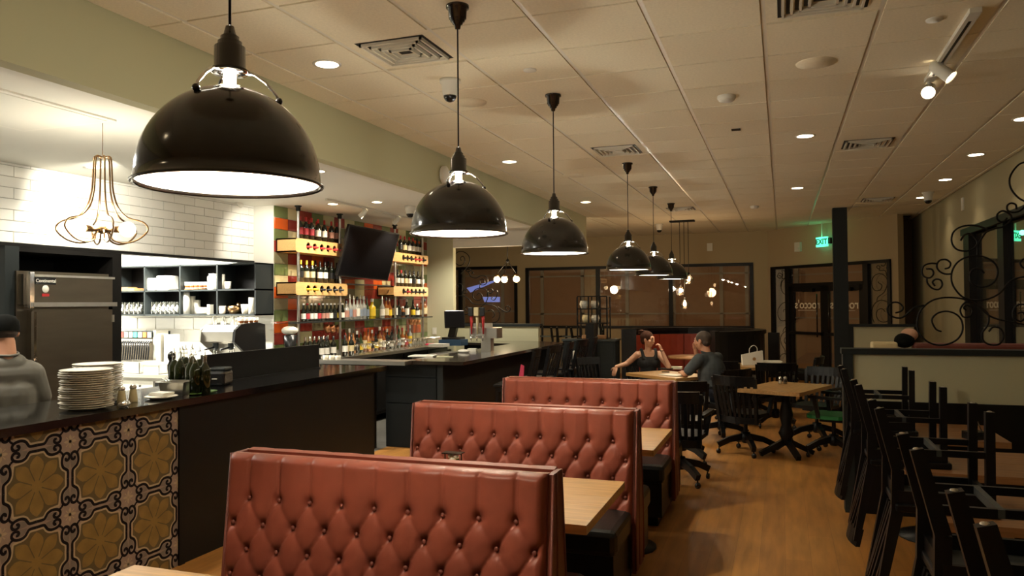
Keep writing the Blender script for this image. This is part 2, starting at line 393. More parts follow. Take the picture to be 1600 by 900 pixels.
# far window wall, Y=18.35
W1=(-8.07,-6.34,1.20,2.60); W2=(-6.02,-.65,1.13,2.54); YB=18.35
wb=MB(); wb.box(-9.2,W1[0],YB,YB+.15,0,3.4); wb.box(W1[1],W2[0],YB,YB+.15,0,3.4); wb.box(W2[1],-.28,YB,YB+.15,0,3.4)
wb.box(W1[0],W1[1],YB,YB+.15,0,W1[2]); wb.box(W1[0],W1[1],YB,YB+.15,W1[3],3.4); wb.box(W2[0],W2[1],YB,YB+.15,0,W2[2]); wb.box(W2[0],W2[1],YB,YB+.15,W2[3],3.4)
struct(wb.build('wall_back','cream_wall'))
struct(MB().box(-9.3,-9.2,12.6,18.5,0,3.4).build('wall_side_far','cream_wall'))
def window(n,W,mull,light_mull,yy=YB):
    wn=struct(MB().box(W[0],W[1],yy+.10,yy+.11,W[2],W[3]).build('window_%d'%n,'roller_shade'))
    MB().box(W[0]-.05,W[1]+.05,yy-.03,yy+.05,W[3]-.02,W[3]+.05).box(W[0]-.05,W[1]+.05,yy-.05,yy+.05,W[2]-.05,W[2]+.01).box(W[0]-.05,W[0]+.03,yy-.03,yy+.05,W[2],W[3]).box(W[1]-.03,W[1]+.05,yy-.03,yy+.05,W[2],W[3]).build('window_frame','black_paint',wn)
    MB().box(W[0],W[1],yy+.035,yy+.039,W[2],W[3]).build('pane','window_glass',wn)
    for x in mull: MB().box(x-.045,x+.045,yy-.01,yy+.09,W[2],W[3]).build('mullion','black_paint',wn)
    for x in light_mull: MB().box(x-.04,x+.04,yy+.06,yy+.095,W[2],W[3]).build('storefront_mullion','storefront',wn)
    for z in (W[2]+.30,W[3]-.18): MB().box(W[0],W[1],yy+.06,yy+.09,z-.018,z+.018).build('storefront_rail','storefront',wn)
    return wn
xw=lambda u:at(1,u,470,YB)[0]
window(1,W1,[xw(719)],[xw(722.5),xw(784)])
w2=window(2,W2,[xw(934),xw(1048)],[xw(846),xw(909),xw(979),xw(1052),xw(1127),xw(1167)])
# shop sign reflected / lit beyond window 1: blue roof glow
t=root('lit_canopy_outside','blue lit canopy seen through the left window','canopy',(at(1,755,465,YB+.08)))
def pq(pts): 
    r=[]; 
    for u,v in pts:
        p=at(1,u,v,YB+.092); r.append((p.x-t.location.x,p.y-t.location.y,p.z-t.location.z))
    return r
def flat(pts,th=.006): 
    m_=MB(); q=pq(pts); n=len(q); m_.add(q+[(a,b+th,c) for a,b,c in q],[tuple(range(n)),tuple(range(n,2*n))[::-1]]+[(i,n+i,n+(i+1)%n,(i+1)%n) for i in range(n)]); return m_
flat([(729,450),(772,438),(774,440),(735,457)]).build('roof_light','blue_screen',t); flat([(754,464),(781,464),(781,472),(757,472)]).build('sign_light','blue_screen',t)
# --- angled entrance wall
P0=Vector((-.31,18.38,0)); P1=Vector((2.04,15.73,0)); dd=(P1-P0).normalized(); nn=Vector((dd.y,-dd.x,0))  # towards the room
if nn.y>0: nn=-nn
LW=(P1-P0).length
def tz(u,v):
    p=atpl(u,v,P0,nn); return (p-P0).dot(dd),p.z
TW=Matrix(((dd.x,-nn.x,0,P0.x),(dd.y,-nn.y,0,P0.y),(0,0,1,0),(0,0,0,1)))   # local x along wall, y away from room
tL,_=tz(1206,440); tR,_=tz(1393,440); zt=2.47
ta,_=tz(1233,440); tb,_=tz(1352,440); zd=tz(1250,447)[1]
we=MB()
we.box(0,tL,0,.15,0,3.4,TW).box(tR,LW,0,.15,0,3.4,TW).box(tL,tR,0,.15,zt,3.4,TW)
struct(we.build('wall_entrance','cream_wall'))
fr=MB()
fr.box(tL,tR,-.04,.06,zt-.06,zt,TW).box(tL,tL+.07,-.04,.06,0,zt,TW).box(tR-.07,tR,-.04,.06,0,zt,TW).box(ta-.09,ta+.03,-.04,.06,0,zt,TW).box(tb-.03,tb+.09,-.04,.06,0,zt,TW).box(ta,tb,-.04,.06,zd,zd+.06,TW)
ef=struct(fr.build('door_frame','black_paint'))
for nm,a,b,z0,z1 in (('window_3',tL+.07,ta-.09,.12,zt-.06),('window_4',tb+.09,tR-.07,.12,zt-.06)):
    wn=struct(MB().box(a,b,.05,.06,z0,z1,TW).build(nm,'white_paint' if nm=='window_3' else 'cream_wall'))
    MB().box(a,b,.02,.024,z0,z1,TW).build('pane','window_glass',wn); MB().box(a,b,-.03,.05,0,.12,TW).build('bottom_rail','black_paint',wn)
wn=struct(MB().box(ta+.03,tb-.03,.08,.09,zd+.06,zt-.06,TW).build('window_5','roller_shade')); MB().box(ta+.03,tb-.03,.03,.034,zd+.06,zt-.06,TW).build('pane','window_glass',wn)
MB().box(ta+.03,tb-.03,.05,.08,zt-.22,zt-.19,TW).build('storefront_rail','storefront',wn); MB().box(ta+.10,ta+.22,.05,.08,zd+.06,zt-.06,TW).build('storefront_mullion','storefront',wn)
tm_=(ta+tb)/2
for n_,(a,b) in enumerate(((ta+.03,tm_),(tm_,tb-.03))):
    dn=struct(MB().box(a,a+.11,-.02,.03,.01,zd,TW).box(b-.11,b,-.02,.03,.01,zd,TW).box(a,b,-.02,.03,zd-.12,zd,TW).box(a,b,-.02,.03,.01,.26,TW).build('door_%d'%(n_+1),'black_paint'))
    MB().box(a+.11,b-.11,.05,.056,.26,zd-.12,TW).build('door_backing','roller_shade',dn)
    MB().box(a+.11,b-.11,.0,.004,.26,zd-.12,TW).build('pane','window_glass',dn)
    MB().box(a+.05,b-.05,-.09,-.05,.99,1.05,TW).box(a+.06,a+.10,-.05,-.02,1,1.04,TW).box(b-.10,b-.06,-.05,-.02,1,1.04,TW).build('push_bar','black_paint',dn)
    MB().box((a+b)/2-.05,(a+b)/2+.25,-.10,-.02,zd-.13,zd-.06,TW).build('door_closer','black_gloss',dn)
    MB().tube([TW@Vector((q,-.07,z)) for q,z in (((b-.16) if n_==0 else (a+.16),.95),((b-.16) if n_==0 else (a+.16),1.85))],.014,8).build('pull_handle','black_gloss',dn)
    MB().box(a+.11,b-.11,.03,.048,1.33,1.36,TW).build('storefront_rail','storefront',dn)
    to=lettering("rocco's",.25,'letter',dn,ext=.002,offset=.003)
    base=TW@Matrix.Translation(((a+b)/2,-.004,1.62))@Matrix.Rotation(PI/2,4,'X')@Matrix.Diagonal((-1,1,1,1)); to.matrix_world=base
    MB().box((a+b)/2-.27,(a+b)/2+.27,-.003,-.001,1.50,1.507,TW).build('lettering_line','letter',dn)
# niche and right wall
RX=2.46
MB_r=MB(); WY0,WY1,WZ0,WZ1=6.2,12.3,1.0,2.60
MB_r.box(RX,RX+.15,-2.6,WY0,0,3.4).box(RX,RX+.15,WY1,18.6,0,3.4).box(RX,RX+.15,WY0,WY1,0,WZ0).box(RX,RX+.15,WY0,WY1,WZ1,3.4)
struct(MB_r.build('wall_right','right_wall'))
struct(MB().box(2.0,RX,17.0,17.1,0,3.4).build('wall_niche','brown_wall'))
struct(MB().box(-9.2,2.6,-2.7,-2.6,0,3.4).build('wall_behind','cream_wall'))
wn=struct(MB().box(RX+.13,RX+.14,WY0,WY1,WZ0,WZ1).build('window_6','right_wall'))
MB().box(RX+.05,RX+.054,WY0,WY1,WZ0,WZ1).build('pane','window_glass',wn)
MB().box(RX-.05,RX+.06,WY0-.1,WY1+.1,WZ1,WZ1+.09).box(RX-.04,RX+.06,WY0-.1,WY1+.1,WZ0-.06,WZ0).box(RX-.03,RX+.06,WY1-.3,WY1+.02,WZ0,WZ1).build('window_frame','black_paint',wn)
for y in (10.5,8.0): MB().box(RX-.005,RX+.08,y-.13,y+.13,WZ0,WZ1).build('mullion','black_paint',wn)
MB().box(RX+.08,RX+.1,11.1,11.15,WZ0,WZ1).build('storefront_mullion','storefront',wn)
# dark wainscot
struct(MB().box(-.3,-.05,18.15,18.3,0,1.0).build('baseboard_back','black_paint'))
# column
struct(MB().box(.85,1.08,14.28,14.5,0,CEIL).build('column','charcoal'))
# --- partitions
def partition(name,label,x0,x1,y0,y1,h,zp):
    t=root(name,label,'partition',((x0+x1)/2,(y0+y1)/2,0)); cx,cy=t.location.x,t.location.y
    MB().box(x0-cx+.05,x1-cx-.02,y0-cy+.01,y1-cy-.01,zp,h-.04).build('sage_panel','sage',t)
    MB().box(x0-cx,x1-cx,y0-cy,y1-cy,0,zp-.04).build('wainscot','black_paint',t)
    MB().box(x0-cx-.02,x1-cx+.02,y0-cy-.02,y1-cy+.02,h-.045,h).build('cap_rail','charcoal',t)
    MB().box(x0-cx-.01,x0-cx+.065,y0-cy-.012,y1-cy+.012,0,h-.045).build('end_post','charcoal',t)
    MB().box(x0-cx,x1-cx,y0-cy-.015,y1-cy+.015,zp-.04,zp).build('chair_rail','black_paint',t)
    return t
partition('low_partition','black framed low wall with sage panel, right foreground behind the stacked chairs',.47,2.45,6.75,6.87,1.315,.90)
partition('low_partition','sage low wall with black cap starting at the black column',1.085,2.1,14.32,14.42,1.30,.30)
tl=partition('low_partition','sage low wall with black cap and post behind the bar',-5.80,-4.05,12.98,13.10,1.335,.3)
MB().box(1.73,1.87-0.0,-.1,.16,0,1.345).build('end_post','black_paint',tl)
# --- scroll ironwork
def smooth(pts,k=4):
    P=[Vector(p) for p in pts]; out=[]
    for i in range(len(P)-1):
        p0=P[max(i-1,0)];p1=P[i];p2=P[i+1];p3=P[min(i+2,len(P)-1)]
        for j in range(k):
            t_=j/k; out.append(.5*((2*p1)+(-p0+p2)*t_+(2*p0-5*p1+4*p2-p3)*t_*t_+(-p0+3*p1-3*p2+p3)*t_**3))
    out.append(P[-1]); return out
def ironwork(label,paths,ox,oy,sc,Y,r,extra=()):
    t=root('scroll_ironwork',label,'ironwork',(0,Y,0))
    allp=[]
    for pth in paths:
        pts=[at(1,ox+x/sc,oy+y/sc,Y) for x,y in pth]; allp.append(pts)
    cx=sum(p.x for q in allp for p in q)/sum(len(q) for q in allp); zb=min(p.z for q in allp for p in q)
    t.location=(cx,Y,zb)
    for pts in allp: MB().tube([p-t.location for p in smooth(pts)],r,6).build('scroll','iron',t)
    return t
RS=lambda L:[((x+700)/1 , (y-800)/1) for x,y in L]
# coordinates in a 5x blow-up whose origin is (1340,380)
S=[[(655,690),(610,670),(580,600),(620,550),(690,532),(760,550),(810,600),(820,680),(780,750),(700,790),(620,795),(540,765),(480,700),(465,620),(490,530),(560,460),(640,430),(740,425),(840,440),(930,480),(1020,560),(1100,595),(1200,615),(1300,635),(1500,660)],
[(295,545),(340,530),(355,500),(320,465),(270,465),(235,500),(240,550),(290,580),(350,580),(400,540),(450,500),(520,485)],
[(990,235),(960,205),(910,200),(880,235),(880,290),(920,330),(990,342),(1060,310),(1095,240),(1080,170),(1020,120),(940,98),(850,110),(780,150),(738,220),(735,300),(770,370),(830,425),(920,445),(1020,435),(1110,390),(1180,310),(1240,275),(1340,262),(1450,300)],
[(680,200),(715,190),(725,155),(690,128),(640,135),(618,175),(635,215),(680,240),(735,240)],
[(535,200),(580,205),(592,240),(565,270),(520,260),(502,220),(520,175),(570,158),(620,160)],
[(605,335),(585,305),(610,282),(650,290),(660,330),(630,362),(580,350),(545,310),(540,275)],
[(850,525),(830,505),(850,485),(885,500),(895,540),(870,575),(825,575),(802,530),(815,490),(850,460),(900,470)],
[(1025,690),(1060,655),(1120,670),(1140,730),(1110,785),(1050,795),(990,770),(970,710),(1010,650),(1025,600),(1010,540),(930,480)],
[(1250,550),(1290,540),(1310,580),(1270,610),(1220,580),(1220,520),(1260,480),(1330,490),(1400,560)],
[(1300,120),(1270,150),(1290,190),(1340,190),(1380,140),(1440,160)],
[(935,20),(938,60),(937,98)],
[(805,-20),(830,-60),(870,-75),(910,-50),(937,0),(900,45),(840,62),(770,45),(735,-10),(745,-80),(800,-125),(890,-140),(970,-125),(1030,-95)],
[(935,20),(970,-40),(1010,-90),(1070,-115),(1140,-130),(1190,-170),(1200,-210),(1170,-240),(1130,-252),(1095,-230),(1088,-195),(1115,-168),(1145,-175),(1168,-198)],
[(1240,-265),(1235,-300),(1200,-313),(1170,-295),(1170,-260),(1200,-242),(1250,-245),(1290,-270),(1330,-320),(1400,-340)],
[(1500,-760),(1420,-700),(1340,-645),(1260,-615),(1195,-530),(1190,-450),(1230,-380),(1300,-330),(1400,-320)]]
ironwork('large black scroll ironwork standing on the right foreground partition',S,1340,380,5,6.81,.0075)
S2=[[(135,175),(125,150),(150,130),(170,165),(155,210),(110,222),(70,190),(65,130),(100,88),(160,88),(210,130),(215,190),(190,240),(150,280),(125,310)],
[(180,245),(175,265),(200,288),(225,275),(215,252),(198,255)],[(200,288),(230,275),(255,300),(235,300)],
[(365,400),(365,370),(340,360),(318,380),(330,415),(370,415),(398,380),(380,335),(330,328),(280,350),(230,335),(212,300),(200,288)],[(318,380),(322,420),(318,450)],
[(290,525),(310,500),(340,520),(335,560),(290,575),(250,540),(265,475),(330,450),(395,480),(400,545),(370,610),(330,640),(300,680)],
[(65,530),(150,530),(210,560),(240,600),(300,615),(400,615),(480,640),(520,710),(500,780),(440,800)],
[(445,750),(470,720),(440,670),(400,680)],[(500,640),(560,680),(600,692),(630,660),(600,628),(575,650),(595,672)],
[(395,540),(400,495),(440,500),(445,465),(405,462),(398,490),(430,505),(460,478),(497,485),(490,530),(465,572),(435,560),(450,540)],
[(105,440),(95,415),(120,405),(145,430),(140,480),(165,505),(190,490),(165,468),(145,500),(135,530)],
[(190,680),(172,655),(195,640),(215,670),(195,715),(120,705),(70,722)],[(60,115),(62,400),(63,800)]]
ironwork('thin black scroll ironwork on the sage low wall behind the bar taps',S2,700,380,6.43,13.04,.0085)
def door_scrolls(label,paths,ox,oy,sc):
    t=root('scroll_ironwork',label,'ironwork'); allp=[]
    for pth in paths: allp.append([atpl(ox+x/sc,oy+y/sc,P0+nn*.035,nn) for x,y in pth])
    t.location=allp[0][0]
    for pts in allp: MB().tube([p-t.location for p in smooth(pts)],.007,5).build('scroll','iron',t)
# blow-up 4.86x from (1190,395)
door_scrolls('narrow black scroll grille over the cream sidelight left of the entrance doors',[
[(165,115),(185,120),(175,140),(155,130),(160,165),(155,200)],[(130,170),(150,180),(140,195),(120,180),(130,155),(155,165),(155,200)],[(195,170),(185,160),(200,145),(208,165),(190,185),(155,200)],
[(205,250),(188,260),(190,290),(218,300)],[(155,205),(145,250),(160,300),(195,330),(212,372)],[(218,200),(180,195),(155,220),(148,260)],
[(165,450),(170,432),(195,432),(208,465),(190,505),(150,515),(125,480),(127,425),(165,380),(218,375)],[(218,535),(175,570),(162,600)],
[(205,650),(180,645),(172,675),(195,700),(218,700)],[(218,603),(175,600),(145,640),(150,690),(175,735),(180,768)],[(195,735),(197,722),(215,718),(218,740),(200,745)],[(130,810),(150,775),(180,768),(215,800)]],1190,395,4.86)
# blow-up 5x from (1340,380)
door_scrolls('narrow black scroll grille over the right sidelight beyond the column',[
[(160,300),(165,310),(190,330),(175,365),(130,365),(110,310),(130,255),(180,238),(225,270),(230,330),(205,385),(160,420),(150,450)],
[(215,535),(190,512),(155,525),(148,570),(175,610),(220,615),(240,600)],[(250,470),(190,445),(140,465),(112,520),(115,580),(130,620)],
[(165,200),(150,190),(155,175),(175,185),(170,212),(215,215),(228,260)],[(190,150),(205,140),(218,160),(200,180),(185,170)],[(238,180),(225,190),(235,210),(245,200),(240,175)]],1340,380,5)
# ---------------- small ceiling fittings
dl=[((511,101),'large bright downlight right of the nearest dome pendant'),((796,253),'downlight between the second and third dome pendants'),((915,316),'downlight above and right of the third dome pendant'),((1258,213),'square-edged downlight left of the right-hand vent'),((1246,294),'farther downlight on the centre line before the exit wall'),((1600,186),'right row downlight cut by the right edge of the photo'),((1525,242),'right row downlight second from the photo edge'),((1477,281),'right row downlight third from the photo edge'),((1440,309),'right row downlight beside the far white camera')]
DLP=[]; KDL=[]
for (u,v),lb in dl:
    p=at(2,u,v,CEIL-.004); DLP.append(p)
    t=root('downlight',lb,'downlight',(p.x,p.y,CEIL),0,'recessed downlights in the tiled ceiling')
    r=.075
    MB().lathe([(r,-.004),(r+.018,-.006),(r+.02,0)],n=24).build('trim_ring','plastic_white',t)
    MB().lathe([(.0005,-.0045),(r,-.0045)],n=24).build('lens','downlight',t)
for (u,v),lb in [((147,262),'kitchen downlight behind the wire chandelier'),((497,268),'kitchen downlight right of the nearest dome'),((589,316),'bar downlight above the television'),((520,319),'small bar downlight above the left wine rack')]:
    p=at(2,u,v,KCEIL-.004); KDL.append(p); t=root('downlight',lb,'downlight',(p.x,p.y,KCEIL),0,'recessed downlights in the bar ceiling')
    MB().lathe([(.06,-.004),(.075,-.006),(.08,0)],n=24).build('trim_ring','plastic_white',t); MB().lathe([(.0005,-.0045),(.06,-.0045)],n=24).build('lens','downlight',t)
def cctv(u,v,z,label,s=1):
    p=at(2,u,v,z); t=root('security_camera',label,'camera',(p.x,p.y,z),0)
    MB().lathe([(.075*s,0),(.075*s,-.02*s),(.062*s,-.03*s),(.052*s,-.10*s),(.05*s,-.115*s)],n=20,caps=True).build('housing','plastic_white',t)
    MB().ell((0,0,-.115*s),(.047*s,.047*s,.045*s)).build('lens_dome','plastic_black',t)
cctv(703,125,CEIL,'white dome security camera between the first two dome pendants')
cctv(1030,350,CEIL,'small white security camera above the far dome pendants',1.1)
cctv(1450,300,CEIL,'white security camera in the right row of downlights',1.1)
t=root('security_camera','white security camera on an arm under the bar ceiling by the second dome','camera',at(2,641,322,KCEIL))
MB().lathe([(.07,0),(.07,-.02),(.055,-.1)],n=16,caps=True).build('housing','plastic_white',t); MB().ell((0,0,-.1),(.05,.05,.05)).build('lens_dome','plastic_black',t); MB().bar((0,0,-.05),(.35,.1,-.05),.03).build('arm','plastic_white',t)
for (u,v),lb in [((1135,150),'round white smoke detector nearest the top of the photo'),((1179,322),'small white smoke detector far down the ceiling')]:
    p=at(2,u,v,CEIL); t=root('smoke_detector',lb,'smoke detector',(p.x,p.y,CEIL))
    MB().lathe([(.07,0),(.07,-.02),(.055,-.04),(.03,-.048),(.001,-.048)],n=20).build('body','plastic_white',t); MB().lathe([(.058,-.03),(.061,-.034),(.05,-.042)],n=20).build('slot_ring','grid_metal',t)
for (u,v),lb in [((1275,98),'flush round ceiling speaker beside the track light'),((735,160),'flush round ceiling speaker right of the near security camera'),((895,274),'flush round ceiling speaker by the third dome cord')]:
    p=at(2,u,v,CEIL); t=root('ceiling_speaker',lb,'speaker',(p.x,p.y,CEIL)); MB().lathe([(.13,0),(.128,-.006),(.001,-.004)],n=28).build('grille','ceil_tile',t)
for (u,v),lb in [((828,109),'small flat sprinkler cover plate left of the third dome canopy'),((1460,30),'flat sprinkler cover plate left of the track light'),((1150,202),'small dark vent slot on a ceiling tile by the smoke detector')]:
    p=at(2,u,v,CEIL); 
    if 'slot' in lb: tag(MB().box(-.04,.04,-.03,.03,-.01,0).build('ceiling_sensor','plastic_black',loc=(p.x,p.y,CEIL)),lb,'sensor')
    else: tag(MB().lathe([(.045,0),(.045,-.008),(.001,-.008)],n=20).build('sprinkler_cover','plastic_white',loc=(p.x,p.y,CEIL)),lb,'sprinkler')
# track light
pa=at(2,1525,17,CEIL-.02); pb=at(2,1443,128,CEIL-.02)
t=root('track_light','white ceiling track with two spot heads, upper right','track light',(pa.x,(pa.y+pb.y)/2,CEIL)); L=(pb.y-pa.y)/2
MB().box(-.03,.03,-L,L,-.028,0).build('track','plastic_white',t); MB().box(-.008,.008,-L*.8,L*.75,-.0295,-.028).build('track_slot','plastic_black',t)
def spot_head(t,y,aim,m='downlight',s=1):
    q=Vector(aim).to_track_quat('-Z','Y').to_matrix().to_4x4(); T=Matrix.Translation((0,y,-.085))@q
    h=MB().lathe([(.02,.09*s),(.038*s,.07*s),(.042*s,-.07*s),(.046*s,-.075*s)],n=18,T=q,c=(0,y,-.085),caps=False).build('spot_head','plastic_white',t)
    MB().tube([(0,y,-.02),(0,y,-.07)],.012,8).build('stem','plastic_white',h)
    MB().lathe([(.001,-.06*s),(.038*s,-.06*s)],n=18,T=q,c=(0,y,-.085)).build('lamp_face',m,h)
spot_head(t,L*.99,(-.25,-.95,-.5),'bulb'); spot_head(t,L*.32,(.55,-.25,-.6))
# bar track spots
pA=at(2,512,322,KCEIL); 
t=root('track_light','white track of small spot lights over the bar shelves','track light',(-5.05,9.4,KCEIL))
MB().box(-.015,.015,-1.6,2.4,-.025,0).build('track','plastic_white',t)
for y in (-.75,.15,1.1,2.0): spot_head(t,y,(-.75,-.1,-.7),'downlight',.8)
# exit sign
p=atpl(1284.5,378,P0+nn*.12,nn)
t=root('exit_sign','green lit exit sign hanging left of the black column','sign',p)
ang=math.atan2(dd.y,dd.x)
t.rotation_euler=(0,0,ang)
MB().box(-.15,.15,-.02,.02,-.10,.10).build('housing','exit_green',t)
to=lettering('EXIT',.15,'exit_text',t,ext=.002,offset=.004); to.location=(0,-.022,0); to.rotation_euler=(PI/2,0,0)
MB().tube([(0,0,.10),(0,0,.5)],.012).build('hanger','plastic_white',t)
MB().box(.20,.26,-.04,.04,-.05,.07).build('battery_box','charcoal',t)
light('POINT','exit_glow',p+nn*.12+Vector((0,0,.05)),1.1,(.1,1,.4),.05)
for (u,v),lb in [((1109,386),'small white plate on the far wall above the window'),((1247,386),'white fire strobe on the wall left of the exit sign'),((1504,319),'slim white plate high on the right wall'),((693,274),'round white wall speaker on the beam by the second dome')]:
    if u==1109: p=at(1,u,v,YB-.015); tag(MB().box(-.06,.06,-.015,.015,-.09,.09).box(-.02,.02,-.02,-.015,-.03,.03).build('wall_plate','plastic_white',loc=p),lb,'wall plate')
    elif u==1247:
        p=atpl(u,v,P0+nn*.03,nn); o=MB().box(-.08,.08,-.03,.03,-.1,.1).box(-.05,.05,-.045,-.03,-.06,.0).build('fire_strobe','plastic_white',loc=p); o.rotation_euler=(0,0,ang); tag(o,lb,'alarm')
    elif u==1504: p=at(0,u,v,RX-.01); tag(MB().box(-.01,.01,-.05,.05,-.09,.09).box(-.014,-.01,-.02,.02,-.04,.04).build('wall_plate','plastic_white',loc=p),lb,'wall plate')
    else:
        p=at(0,u,v,-3.41); o=MB().lathe([(.10,0),(.10,.03),(.07,.045),(.03,.05),(.001,.05)],n=22).build('wall_speaker','plastic_white',loc=p); o.rotation_euler=(0,PI/2,0); tag(o,lb,'speaker')
p=at(1,679,517,12.49); o=MB().box(-.04,.04,-.008,0,-.06,.06).box(-.015,.015,-.012,-.008,-.03,.03).build('wall_outlet','plastic_white',loc=p); tag(o,'white wall outlet on the sage wall beside the till','outlet')
PW=27; DLW=13
# ================================================================== PENDANTS
def dome_pendant():
    t=root('dome_pendant','x','pendant lamp',(0,0,0),0,'black dome pendants over the booths')
    R=.255
    prof=[(R+.008,-.004),(R+.004,.006),(R,.008)]+[(R*math.cos(a),.01+.272*math.sin(a)) for a in [i*PI/2/18 for i in range(1,18)] if R*math.cos(a)>.05]
    MB().lathe(prof,n=48).build('shade','shade_black',t)
    MB().lathe([(r-.006,z-.004) for r,z in prof[2:]],n=48).build('shade_lining','shade_in',t)
    MB().lathe([(R+.004,.003),(R+.010,.0),(R+.004,-.006),(R-.004,-.002),(R-.006,.006)],n=48).build('rim','shade_black',t)
    MB().lathe([(.016,.22),(.018,.27),(.018,.30),(.018,.325)],n=20).build('lamp_neck','bulb_neck',t)
    MB().ell((0,0,.19),(.045,.045,.06)).build('bulb','bulb',t)
    MB().lathe([(.05,.325),(.055,.33),(.044,.338),(.043,.40),(.034,.405),(.034,.415),(.026,.42),(.026,.43),(.018,.436),(.012,.46),(.001,.462)],n=24).build('socket','shade_black',t)
    MB().lathe([(.054,.328),(.05,.322),(.03,.322)],n=24).build('collar','chrome',t)
    for k in range(3):
        a=PI/6+2*PI*k/3; c,s=math.cos(a),math.sin(a)
        MB().tube([(r*c,r*s,z) for r,z in ((.045,.325),(.07,.322),(.10,.300),(.13,.265),(.138,.247))],.005,6).build('strut','chrome',t)
        MB().ell((.137*c,.137*s,.247),(.011,.011,.011),8,6).build('thumb_screw','shade_black',t)
    return t
def hang(t,ztop,first=False):
    h=ztop-t.location.z
    MB().tube([(0,0,.455),(0,0,h-.05)],.0042,6).build('cord','iron',t)
    MB().lathe([(.062,h),(.062,h-.014),(.05,h-.016),(.047,h-.07),(.04,h-.072),(.038,h-.085),(.029,h-.088),(.027,h-.10),(.018,h-.104),(.014,h-.125),(.001,h-.126)],n=24).build('canopy','shade_black',t)
PEND=[(-1.50,1.82,2.05),(-1.62,3.77,2.075),(-1.635,5.65,2.08),(-1.65,8.74,2.075),(-1.66,10.67,2.075),(-1.67,12.58,2.075)]
pl=['nearest and largest looking black dome pendant, upper left','second black dome pendant, over the middle booth','third black dome pendant from the camera','fourth dome pendant, first of the overlapping far trio','fifth dome pendant, middle of the overlapping far trio','sixth and farthest dome pendant, last of the far trio']
proto=dome_pendant(); protok=kids(proto); ps=[proto]
for i in range(1,6): ps.append(dup(proto))
for i,(p,o) in enumerate(zip(PEND,ps)):
    o.location=p; o['label']=pl[i]; o['group']='black dome pendants over the booths'; hang(o,CEIL)
    light('POINT','pendant_light',(p[0],p[1],p[2]+.10),PW,(1,.88,.66),.05)
    light('POINT','pendant_neck_light',(p[0],p[1],p[2]+.295),(130,135,125,80,60,50)[i],(1,.95,.80),.028)
# wire chandelier (kitchen side)
cx,cy=-4.32,3.97
t=root('wire_chandelier','brass wire cage chandelier with glowing bulbs over the pick-up counter','chandelier',(cx,cy,2.10))
z=lambda v:at(0,162,v,cx)[2]-2.10
MB().tube([(0,0,z(243)),(0,0,KCEIL-2.10)],.0025,5).build('cord','brass',t)
for k in range(6):
    a=PI/6+k*PI/3; c,s=math.cos(a),math.sin(a)
    pr=[(.012,z(246)),(.045,z(245)),(.055,z(252)),(.06,z(275)),(.068,z(300)),(.10,z(325)),(.16,z(340)),(.25,z(346)),(.285,z(354)),(.28,z(363)),(.22,z(375)),(.14,z(380)),(.07,z(376)),(.05,z(366)),(.03,z(360))]
    MB().tube(smooth([(r*c*1.0,r*s*1.0,q) for r,q in pr],3),.006,6).build('wire_rib','brass',t)
MB().lathe([(.001,z(352)),(.028,z(354)),(.03,z(364)),(.001,z(366))],n=14).build('hub','brass',t)
for k in range(3):
    a=.33+k*2*PI/3; c,s=math.cos(a),math.sin(a); zz=z(359)
    sk=MB().tube([(.03*c,.03*s,zz),(.115*c,.115*s,zz)],[.018,.022],12).build('socket','brass',t)
    MB().ell((.17*c,.17*s,zz),(.052,.052,.052)).build('bulb','bulb_neck',t)
light('POINT','chandelier_light',(cx,cy,2.10+z(350)),38,(1,.92,.74),.1)
# globe chandelier beyond the low wall
hp=at(1,793,408,13.6)
t=root('globe_chandelier','three-globe chandelier hanging before the far left window','chandelier',hp)
MB().tube([(0,0,0),(0,0,CEIL-hp.z)],.008,6).build('rod','iron',t); MB().ell((0,0,0),(.035,.035,.04)).build('hub','iron',t)
GL=[]
for (u,v) in ((776.5,436.5),(788,436.5),(807,436)):
    q=at(1,u,v,13.6 if u!=788 else 13.3)-hp
    MB().tube([(0,0,0),(q.x,q.y,q.z+.10)],.007,5).build('arm','iron',t); MB().lathe([(.035,q.z+.10),(.05,q.z+.07),(.05,q.z+.05)],(q.x,q.y,0),12,caps=True).build('cap','brass',t)
    MB().ell((q.x,q.y,q.z),(.062,.062,.062)).build('globe','globe',t)
light('POINT','globe_light',hp+Vector((0,-.15,-.40)),75,(1,.76,.46),.12)
# cluster of three small pendants
t=root('cluster_pendant','three small bare-bulb glass pendants on one black plate by the far wall','pendant lamp',(-1.8,15.3,CEIL))
MB().box(-.26,.22,-.08,.08,-.03,0).build('ceiling_plate','iron',t)
for u,v,dx in ((1076,436,.12),(1063,454,-.17),(1070,475,-.03)):
    q=at(1,u,v,15.3)-t.location
    MB().tube([(q.x,0,-.03),(q.x,0,q.z+.10)],.006,5).build('cord','iron',t); MB().lathe([(.02,q.z+.13),(.028,q.z+.09),(.02,q.z+.06)],(q.x,0,0),10,caps=True).build('socket','iron',t)
    MB().ell((q.x,0,q.z),(.035,.035,.05)).build('bulb','bulb_warm',t)
    MB().lathe([(.03,q.z+.08),(.085,q.z+.03),(.095,q.z-.03),(.07,q.z-.09)],(q.x,0,0),18).build('glass_shade','glass',t)
light('POINT','cluster_light',(-1.8,15.2,1.95),30,(1,.66,.36),.12)
for p in DLP: light('SPOT','downlight_spot',(p.x,p.y,CEIL-.02),DLW,(1,.80,.54),.05,1.9,(p.x,p.y,0),.7)
# light of the room behind the photographer (downlights over the entrance half)
for x,y in ((-2.9,.6),(-.8,-.8),(-2.9,-1.6)): light('SPOT','downlight_spot',(x,y,CEIL-.02),DLW*1.6,(1,.78,.48),.08,2.2,(x,y,0),.7)
